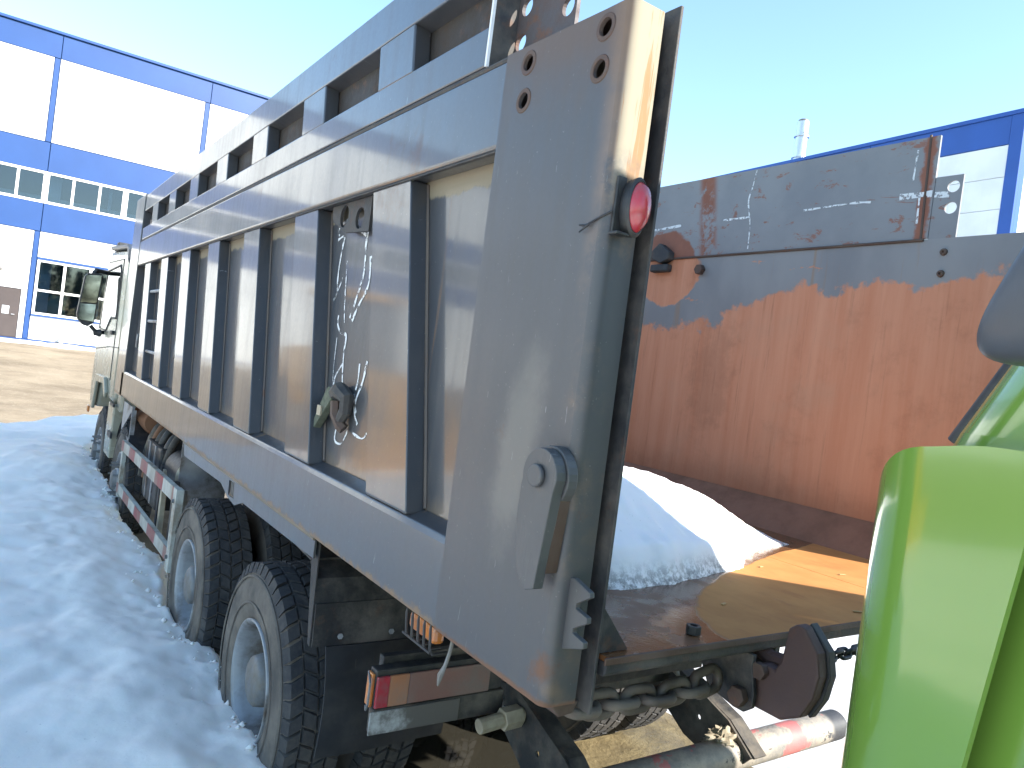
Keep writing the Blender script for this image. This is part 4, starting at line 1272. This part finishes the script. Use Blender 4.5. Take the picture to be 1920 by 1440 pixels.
for k, (dy, dz, c) in enumerate(((0, 0, 'hose'), (-.18, .02, 'brown_tank'), (-.36, -.01, 'hose'), (-.55, .02, 'black_plastic'), (-.8, .0, 'black_plastic'), (-.95, .03, 'hose'))):
    pts = []
    for i in range(11):
        t_ = i / 10
        pts.append((1.22 + .2 * t_ * t_, 7.75 + dy - .12 * math.sin(t_ * 2.6), .72 + dz + .52 * math.sin(t_ * 1.9)))
    part('hose', MB().tube(pts, [.032, .028, .04, .034, .038, .03][k], 10), M[c], truck, smooth=True)
part('tool_bracket', MB().box((1.12, 8.05, .98), (1.14, 8.66, 1.02)).box((1.12, 8.05, .98), (1.16, 8.08, 1.30)).prism([(8.66, 1.02), (8.66, 1.33), (8.05, 1.33), (8.05, 1.30)], 'x', 1.12, 1.14), M['rim'], truck)

# --- driver's cab
cabp = [(9.45, 1.22), (9.45, 2.86), (9.62, 2.98), (11.30, 3.07), (11.52, 2.95), (11.62, 2.72), (11.93, 1.95), (11.98, 1.25), (11.90, 1.0), (11.15, 1.0), (10.98, 1.34), (10.22, 1.37), (9.95, 1.22)]
cab = part('cab', MB().prism(cabp, 'x', 1.10, 3.46), M['khaki'], truck, .06, seg=3, smooth=True)
part('front_fender', MB().prism([(9.98, 1.23), (10.22, 1.378), (10.97, 1.348), (11.14, .98), (11.3, .98), (11.08, 1.44), (10.15, 1.46), (9.9, 1.30)], 'x', 1.06, 1.0995), M['khaki'], cab, .012)
part('roof_spoiler', MB().prism([(9.40, 2.80), (9.40, 2.97), (9.62, 3.04), (11.25, 3.13), (11.25, 3.071), (9.65, 2.99), (9.48, 2.88)], 'x', 1.08, 3.48), M['grey_plastic'], cab, .02)
part('side_window', MB().prism([(10.0, 2.20), (10.0, 2.72), (10.12, 2.80), (11.36, 2.78), (11.62, 2.06), (10.9, 2.04), (10.5, 2.20)], 'x', 1.094, 1.0995), M['cab_glass'], cab)
part('window_seal', MB().tube([(1.096, 9.98, 2.18), (1.096, 9.98, 2.73), (1.096, 10.11, 2.82), (1.096, 11.38, 2.80), (1.096, 11.66, 2.03), (1.096, 10.9, 2.01), (1.096, 10.49, 2.18), (1.096, 9.98, 2.18)], .012, 6), M['black_plastic'], cab)
part('door_seam', MB().tube([(1.098, 9.88, 1.45), (1.098, 9.88, 2.88), (1.098, 11.46, 2.92)], .006, 6).tube([(1.098, 9.46, 1.85), (1.098, 10.3, 1.83), (1.098, 11.9, 1.74)], .006, 6), M['black_plastic'], cab)
part('door_handle', MB().box((1.065, 9.98, 1.98), (1.0995, 10.16, 2.03)), M['black_plastic'], cab, .01)
part('rear_stack', MB().box((1.14, 9.10, 1.15), (1.40, 9.38, 2.86)), M['khaki'], cab, .03)
part('step_panel', MB().box((1.105, 9.30, .62), (1.30, 9.78, 1.215)), M['khaki'], cab, .015)
part('panel_clasp', MB().box((1.085, 9.20, 1.20), (1.1045, 9.50, 1.235)).box((1.085, 9.15, .86), (1.1045, 9.45, .92)), M['black_plastic'], cab)
part('mud_wing', MB().lathe([(0, .60), (.30, .60), (.30, .63), (0, .63)], 20, (1.12, 8.42, RH), 'x', R(35), R(150)), M['black_plastic'], cab)
part('side_marker', MB().box((1.04, 11.38, .90), (1.07, 11.50, .985)), M['amber_lens'], cab, .01)
part('roof_beacon', MB().box((1.16, 11.26, 3.13), (1.34, 11.42, 3.20)).box((1.16, 11.40, 2.96), (1.30, 11.60, 3.12)), M['black_plastic'], cab, .01)
mi = part('mirror', MB().prism([(.775, 2.12), (.76, 2.18), (.80, 2.66), (.83, 2.715), (.99, 2.73), (1.0, 2.70), (.965, 2.10), (.90, 2.035), (.84, 2.05)], 'y', 11.0, 11.13), M['black_plastic'], truck, .008, seg=2)
def mglass(pts, tz):
    return MB().add([(x_, 10.975 - .13 * (x_ - .87) + tz * (z_ - 2.3), z_) for x_, z_ in pts], [(0, 1, 2, 3)])
part('mirror_glass', mglass([(.785, 2.335), (.815, 2.685), (.985, 2.705), (.962, 2.345)], .0), M['mirror'], mi)
part('wide_mirror_glass', mglass([(.778, 2.115), (.785, 2.318), (.960, 2.328), (.952, 2.105)], .025), M['mirror'], mi)
part('mirror_arm', MB().tube([(.90, 11.06, 2.72), (.92, 11.06, 2.77), (1.10, 11.2, 2.76)], .026, 10).tube([(.93, 11.06, 2.05), (1.0, 11.06, 1.98), (1.10, 11.15, 1.98)], .026, 10).lathe([(-.05, 0), (-.04, .04), (.04, .05), (.06, 0)], 14, (1.02, 11.08, 1.97), 'x'), M['black_plastic'], mi, smooth=True)

# --- white scrawl on the panel of the second bay, and the strap buckle hung there
pm = MB()
xs_ = XI - .002
for pts, w_ in (([(3.05, 2.606), (3.06, 2.64), (2.98, 2.665), (2.86, 2.655)], .010), ([(3.06, 2.59), (2.99, 2.60), (3.0, 2.545), (3.01, 2.45), (3.0, 2.36), (3.03, 2.33)], .009), ([(2.93, 2.50), (2.915, 2.42), (2.90, 2.33), (2.875, 2.24)], .007), ([(3.03, 2.32), (2.97, 2.40), (2.95, 2.44)], .007), ([(2.945, 2.27), (2.945, 2.235), (2.90, 2.20), (2.84, 2.19), (2.84, 2.12), (2.83, 2.05), (2.80, 1.945)], .009), ([(2.745, 2.60), (2.752, 2.545), (2.738, 2.44), (2.78, 2.34), (2.825, 2.26)], .011), ([(2.69, 2.50), (2.68, 2.39), (2.74, 2.32), (2.80, 2.25)], .012), ([(2.935, 2.18), (2.93, 2.05), (2.91, 1.975)], .004), ([(2.84, 2.075), (2.90, 2.02), (2.908, 1.97)], .008), ([(2.668, 2.087), (2.665, 2.02), (2.68, 1.96), (2.646, 1.90)], .009), ([(2.60, 2.10), (2.62, 2.02), (2.66, 1.95), (2.66, 1.90), (2.62, 1.86)], .010), ([(2.80, 1.86), (2.825, 1.80), (2.815, 1.768), (2.75, 1.77), (2.705, 1.825)], .007), ([(2.65, 1.845), (2.655, 1.825), (2.56, 1.815), (2.525, 1.84)], .007), ([(2.93, 2.66), (2.80, 2.60), (2.75, 2.585)], .010)):
    stroke(pm, pts, w_, xs_)
part('paint_scrawl', pm, M['brush'], sw)['kind'] = 'stuff'
rsx = XI - .03
strapm = simple('olive_strap', (.10, .11, .075), .8, 0, .25, 40, .3)
rs = part('strap_buckle', MB().prism([(2.995, 1.79), (2.975, 1.775), (2.80, 1.93), (2.78, 1.955), (2.83, 1.985), (2.86, 1.97)], 'x', rsx - .02, rsx + .012), strapm, None, .006)
tag(rs, 'olive ratchet strap buckle hung on the scribbled panel between two ribs', 'strap')
part('ratchet', MB().tube([(rsx, 2.80, 1.96), (rsx - .01, 2.74, 1.975), (rsx, 2.68, 1.95), (rsx, 2.685, 1.90), (rsx, 2.73, 1.85)], [.03, .034, .03, .025, .02], 8), M['dark_steel'], rs)
part('webbing', MB().tube([(rsx - .01, 2.76, 1.93), (rsx - .01, 2.75, 1.88), (rsx, 2.71, 1.84), (rsx + .01, 2.70, 1.83)], .022, 6), M['bolt'], rs)
part('clasp', MB().box((rsx - .028, 2.87, 1.86), (rsx - .021, 2.91, 1.90)), M['beige'], rs)
part('hang_bolt', MB().cyl((rsx + .013, 2.80, 1.955), (XI - .0005, 2.80, 1.955), .012, 8), M['dark_steel'], rs)

# ------------------------------------------------------------------ green truck behind, seen by its front corner
def green_mat():
    t = NT('green_truck_paint')
    t.set(Base_Color=t.mix(t.ramp(t.noise(1.2, 3), .3, .7), (.145, .265, .042), (.16, .29, .048)), Roughness=.14, Coat_Weight=.6, Coat_Roughness=.06, Specular_IOR_Level=.5)
    t.set(Normal=t.bump(t.noise(2.2, 2), .06, .01))
    return t.m
M['green'] = green_mat()
GPHI = R(15)
GO = Vector((1.305, .742, 0))
GS = Vector((-math.sin(GPHI), -math.cos(GPHI), 0))       # rearwards
GT = Vector((math.cos(GPHI), -math.sin(GPHI), 0))        # to its other side
GW, GL = 2.52, 2.10
gt = thing('green_truck', 'bright green truck cab cropped at the right edge, close behind the bed', 'truck', GO + GT * GW / 2 + GS * GL / 2)
KP = [(1.95, 0.), (2.1, .05), (2.5, .25), (3.0, .42), (3.34, .48)]
def ring(z):
    # outline of the cab at height z: list of (k setback, t across)
    k0 = 0.
    for (za, ka), (zb, kb) in zip(KP[:-1], KP[1:]):
        if za <= z:
            k0 = ka + (kb - ka) * min(1, (z - za) / (zb - za))
    ins = .02 + .05 * max(0, z - 2.0)
    rad = .16 + .14 * max(0, z - 1.95)
    pts = []
    n = 10
    a_, b_ = k0, GL
    l_, r_ = ins, GW - ins
    for i in range(9):
        pts.append((b_ + (a_ + rad - b_) * i / 8, l_))
    for i in range(1, n + 1):
        q = math.pi / 2 * i / n
        pts.append((a_ + rad - rad * math.sin(q), l_ + rad - rad * math.cos(q)))
    for i in range(1, 12):
        pts.append((a_ + 0.0, l_ + rad + (r_ - l_ - 2 * rad) * i / 12))
    for i in range(0, n + 1):
        q = math.pi / 2 * i / n
        pts.append((a_ + rad - rad * math.cos(q), r_ - rad + rad * math.sin(q)))
    for i in range(1, 9):
        pts.append((a_ + rad + (b_ - a_ - rad) * i / 8, r_))
    return pts
def gw(k, t, z):
    return GO + GS * k + GT * t + Vector((0, 0, z))
ZS = [.35, .7, 1.1, 1.5, 1.8, 1.95, 2.05, 2.15, 2.3, 2.5, 2.7, 2.9, 3.0]
NR = len(ring(1.))
def gpatch(i0, i1, za, zb, off=0., nz=8, zfun=None):
    mb = MB()
    vs, fs = [], []
    m2 = i1 - i0 + 1
    for j in range(nz + 1):
        for i in range(i0, i1 + 1):
            a, b = (za, zb) if zfun is None else zfun((i - i0) / (i1 - i0), za, zb)
            z = a + (b - a) * j / nz
            rg = ring(z)
            p = Vector(rg[i])
            q0, q1 = Vector(rg[max(i - 1, 0)]), Vector(rg[min(i + 1, NR - 1)])
            d = (q1 - q0).normalized()
            nrm = Vector((-d.y, d.x))
            if nrm.dot(p - Vector((GL / 2, GW / 2))) < 0:
                nrm = -nrm
            p = p + nrm * off
            vs.append(gw(p.x, p.y, z))
    for j in range(nz):
        for i in range(m2 - 1):
            fs.append((j * m2 + i, j * m2 + i + 1, (j + 1) * m2 + i + 1, (j + 1) * m2 + i))
    return mb.add(vs, fs)
sh = gpatch(0, NR - 1, .35, 2.12, 0, 14)
gc = part('cab_shell', sh, M['green'], gt, smooth=True)
ZR = 3.24
part('roof_band', gpatch(2, 6, 3.02, ZR, 0, 4), M['green'], gt, smooth=True)
part('roof_band', gpatch(17, NR - 18, 3.02, ZR, 0, 4), M['green'], gt, smooth=True)
part('roof_band', gpatch(NR - 7, NR - 3, 3.02, ZR, 0, 4), M['green'], gt, smooth=True)
part('pillar', gpatch(0, 2, 2.12, ZR, 0, 6), M['green'], gt, smooth=True)
part('pillar', gpatch(6, 17, 2.12, ZR, 0, 6), M['green'], gt, smooth=True)
part('side_window', gpatch(2, 6, 2.12, 3.02, -.006, 6), M['cab_glass'], gt, smooth=True)
part('windscreen', gpatch(17, NR - 18, 2.12, 3.02, -.004, 6), M['cab_glass'], gt, smooth=True)
part('pillar', gpatch(NR - 18, NR - 7, 2.12, ZR, 0, 6), M['green'], gt, smooth=True)
part('side_window', gpatch(NR - 7, NR - 3, 2.12, 3.02, -.006, 6), M['cab_glass'], gt, smooth=True)
part('pillar', gpatch(NR - 3, NR - 1, 2.12, ZR, 0, 6), M['green'], gt, smooth=True)
rf = MB()
rg0, rg1 = ring(ZR), [(GL / 2 + (p[0] - GL / 2) * .96, GW / 2 + (p[1] - GW / 2) * .96) for p in ring(ZR)]
rf.add([gw(p[0], p[1], ZR) for p in rg0] + [gw(p[0], p[1], ZR + .12) for p in rg1], [(i, i + 1, NR + i + 1, NR + i) for i in range(NR - 1)] + [tuple(range(NR, 2 * NR))])
part('roof', rf, M['green'], gt)
bk_ = MB().add([gw(GL, .02, .35), gw(GL, GW - .02, .35), gw(GL, GW - .17, ZR), gw(GL, .17, ZR)], [(0, 1, 2, 3)])
part('back_wall', bk_, M['grey_plastic'], gt)
part('floor_pan', MB().add([gw(.1, .1, 1.2), gw(.1, GW - .1, 1.2), gw(GL, GW - .1, 1.2), gw(GL, .1, 1.2)], [(0, 1, 2, 3)]), M['grey_plastic'], gt)
# corner air deflector standing off the cab side
def defl(u, v):
    z = .5 + v * (2.105 - .5)
    o_ = .045
    ke = .345 - .22 * (1 - v)
    # top edge drops towards the front, rounded corner
    z -= v * (.02 * sst(.2, .7, u) + .24 * max(0, (u - .5) / .5) ** 2.2)
    r_ = .16
    if u < .5:
        return gw(ke + (r_ - ke) * u / .5, .02 - o_, z)
    q = (u - .5) / .5 * R(78)
    return gw(r_ - (r_ + o_) * math.sin(q), .02 + r_ - (r_ + o_) * math.cos(q), z)
df = MB().grid(defl, 28, 26)
dfo = part('corner_deflector', df, M['green'], gt, smooth=True)
dfo.modifiers.new('thick', 'SOLIDIFY').thickness = .010
es = dfo.modifiers.new('split', 'EDGE_SPLIT')
es.split_angle = R(35)
# mirror housing
def blob(u, v):
    a, b = 2 * math.pi * u, math.pi * v
    f = lambda q: math.copysign(abs(q) ** .6, q)
    d = Vector((f(math.sin(b)) * f(math.cos(a)), f(math.sin(b)) * f(math.sin(a)), f(math.cos(b))))
    c = Vector((.972, .322, 2.312))
    return c + GS * d.x * .085 + GT * d.y * .055 + Vector((0, 0, 1)) * d.z * .105 + GS * .055 * d.z
mh = part('mirror_housing', MB().grid(blob, 48, 28), M['grey_plastic'], gt, smooth=True, weld=True)
part('mirror_arm', MB().tube([(1.0, .30, 2.28), (1.1, .28, 2.26), (1.2, .22, 2.25)], .02, 10), M['black_plastic'], mh)
sl = [gw(*ring(z)[15], z) + (GT * .004) for z in (2.10, 2.2, 2.3, 2.4, 2.5, 2.6, 2.75, 2.9)]
part('windscreen_seal', MB().tube(sl, .017, 10), M['black_plastic'], gt, smooth=True)
for sgn in (0, 1):
    for kk in (.55, 4.2):
        t0 = .05 if sgn == 0 else GW - .05
        c = gw(kk, t0, .52)
        wv = MB().lathe([(0, .27), (0, .40), (.02, .5), (.05, .52), (.23, .52), (.26, .5), (.28, .40), (.28, .27), (.10, .2), (.10, 0)], 40)
        wo = part('wheel', wv, M['rubber'], gt, smooth=True)
        wo.location = Vector(c) - Vector(gt.location) - Vector((0, 0, 0))
        wo.rotation_euler = (0, 0, -GPHI + (math.pi if sgn else 0))
part('chassis_frame', MB().add([gw(a, b, z) for z in (.6, .9) for a, b in ((GL, .7), (GL, GW - .7), (6.5, GW - .7), (6.5, .7))], [(0, 1, 2, 3), (4, 5, 6, 7), (0, 1, 5, 4), (1, 2, 6, 5), (2, 3, 7, 6), (3, 0, 4, 7)]), M['chassis'], gt)

# ------------------------------------------------------------------ things standing outside the frame, mirrored in the truck's paint and mirror
ym = simple('yellow_machine_paint', (.55, .27, .02), .4, 0, .08, 3, 0, dirt=(.3, .22, .12), dirt_amt=.4)
LX, LY = -3.3, 13.4
ld = thing('wheel_loader', 'yellow wheel loader mirrored in the ribs of the dump truck side', 'loader', (LX, LY, 0))
part('engine_hood', MB().prism([(LY + .4, 1.0), (LY + 3.0, 1.0), (LY + 3.1, 1.7), (LY + 2.6, 2.1), (LY + .4, 2.2)], 'x', LX - .6, LX + .6), ym, ld, .06)
lc = part('cab', MB().prism([(LY - .9, 1.3), (LY + .39, 1.3), (LY + .35, 3.1), (LY - .7, 3.1)], 'x', LX - .65, LX + .65), M['grey_plastic'], ld, .05)
part('roof', MB().box((LX - .75, LY - .85, 3.101), (LX + .75, LY + .5, 3.25)), ym, lc, .04)
part('front_frame', MB().prism([(LY - .91, .8), (LY - .91, 1.6), (LY - 1.9, 1.9), (LY - 2.3, 1.0)], 'x', LX - .35, LX + .35), ym, ld, .04)
for sx in (-.45, .45):
    part('boom_arm', MB().prism([(LY - 1.7, 1.95), (LY - 1.8, 1.65), (LY - 3.6, .55), (LY - 3.7, .8), (LY - 2.6, 1.75)], 'x', LX + sx - .06, LX + sx + .06), ym, ld, .02)
part('bucket', MB().prism([(LY - 3.6, .1), (LY - 4.6, .12), (LY - 4.55, .16), (LY - 3.75, .22), (LY - 3.6, .6), (LY - 3.85, 1.1), (LY - 3.8, 1.15), (LY - 3.5, .7)], 'x', LX - 1.35, LX + 1.35), ym, ld)
lwm = MB().lathe([(0, 0), (-.02, .2), (.05, .38), (.02, .45), (.0, .62), (.06, .75), (.40, .75), (.46, .62), (.46, 0)], 32).mesh('wheel', M['rubber'], True)
for sx in (-1, 1):
    for dy in (-1.6, 1.6):
        o = part('wheel', lwm, None, ld)
        place(o, ld, (LX + sx * 1.15, LY + dy, .75))
        o.rotation_euler = (0, 0, 0 if sx < 0 else math.pi)
# conifers far behind the camera
def pine(h, seed):
    rn = random.Random(seed)
    mb = MB()
    for i in range(900):
        t_ = rn.random() ** .8
        z = .12 * h + .86 * h * t_
        rr = (1 - t_) * h * .20 + .15
        a = rn.random() * 6.283
        r = rr * math.sqrt(rn.random())
        c = Vector((r * math.cos(a), r * math.sin(a), z - r * .35))
        s_ = rn.uniform(.35, .8)
        d = Vector((math.cos(a), math.sin(a), -.35)) * s_
        n_ = Vector((-math.sin(a), math.cos(a), rn.uniform(-.4, .4))) * s_ * .45
        mb.add([c - d * .4 + n_ * .2, c + n_, c + d, c - n_], [(0, 1, 2, 3)])
    return mb.mesh('crown', M['pine'], False, False)
M['pine'] = simple('pine_needles', (.03, .055, .025), .8, 0, .4, 2, 0)
M['bark'] = simple('pine_bark', (.09, .06, .04), .9, 0, .3, 4, 0)
pm_ = [pine(10, 1), pine(12, 2)]
trunk = MB().cyl((0, 0, 0), (0, 0, 9.5), .18, 8, .05).mesh('trunk', M['bark'])
for i in range(16):
    x, y = -24 + i * 2.3 + random.uniform(-.6, .6), -46 - 5 * (i % 2) + random.uniform(-1.5, 1.5)
    t_ = thing('pine_tree', 'dark pine far behind the viewer, caught only in the cab mirror', 'tree', (x, y, 0), 'pines mirrored in the cab mirror')
    for nm, me in (('crown', pm_[i % 2]), ('trunk', trunk)):
        o = bpy.data.objects.new(nm, me)
        COL.objects.link(o)
        o.parent = t_
    t_.rotation_euler = (0, 0, random.random() * 6)
    sc_ = random.uniform(.8, 1.2)
    t_.scale = (sc_, sc_, sc_)
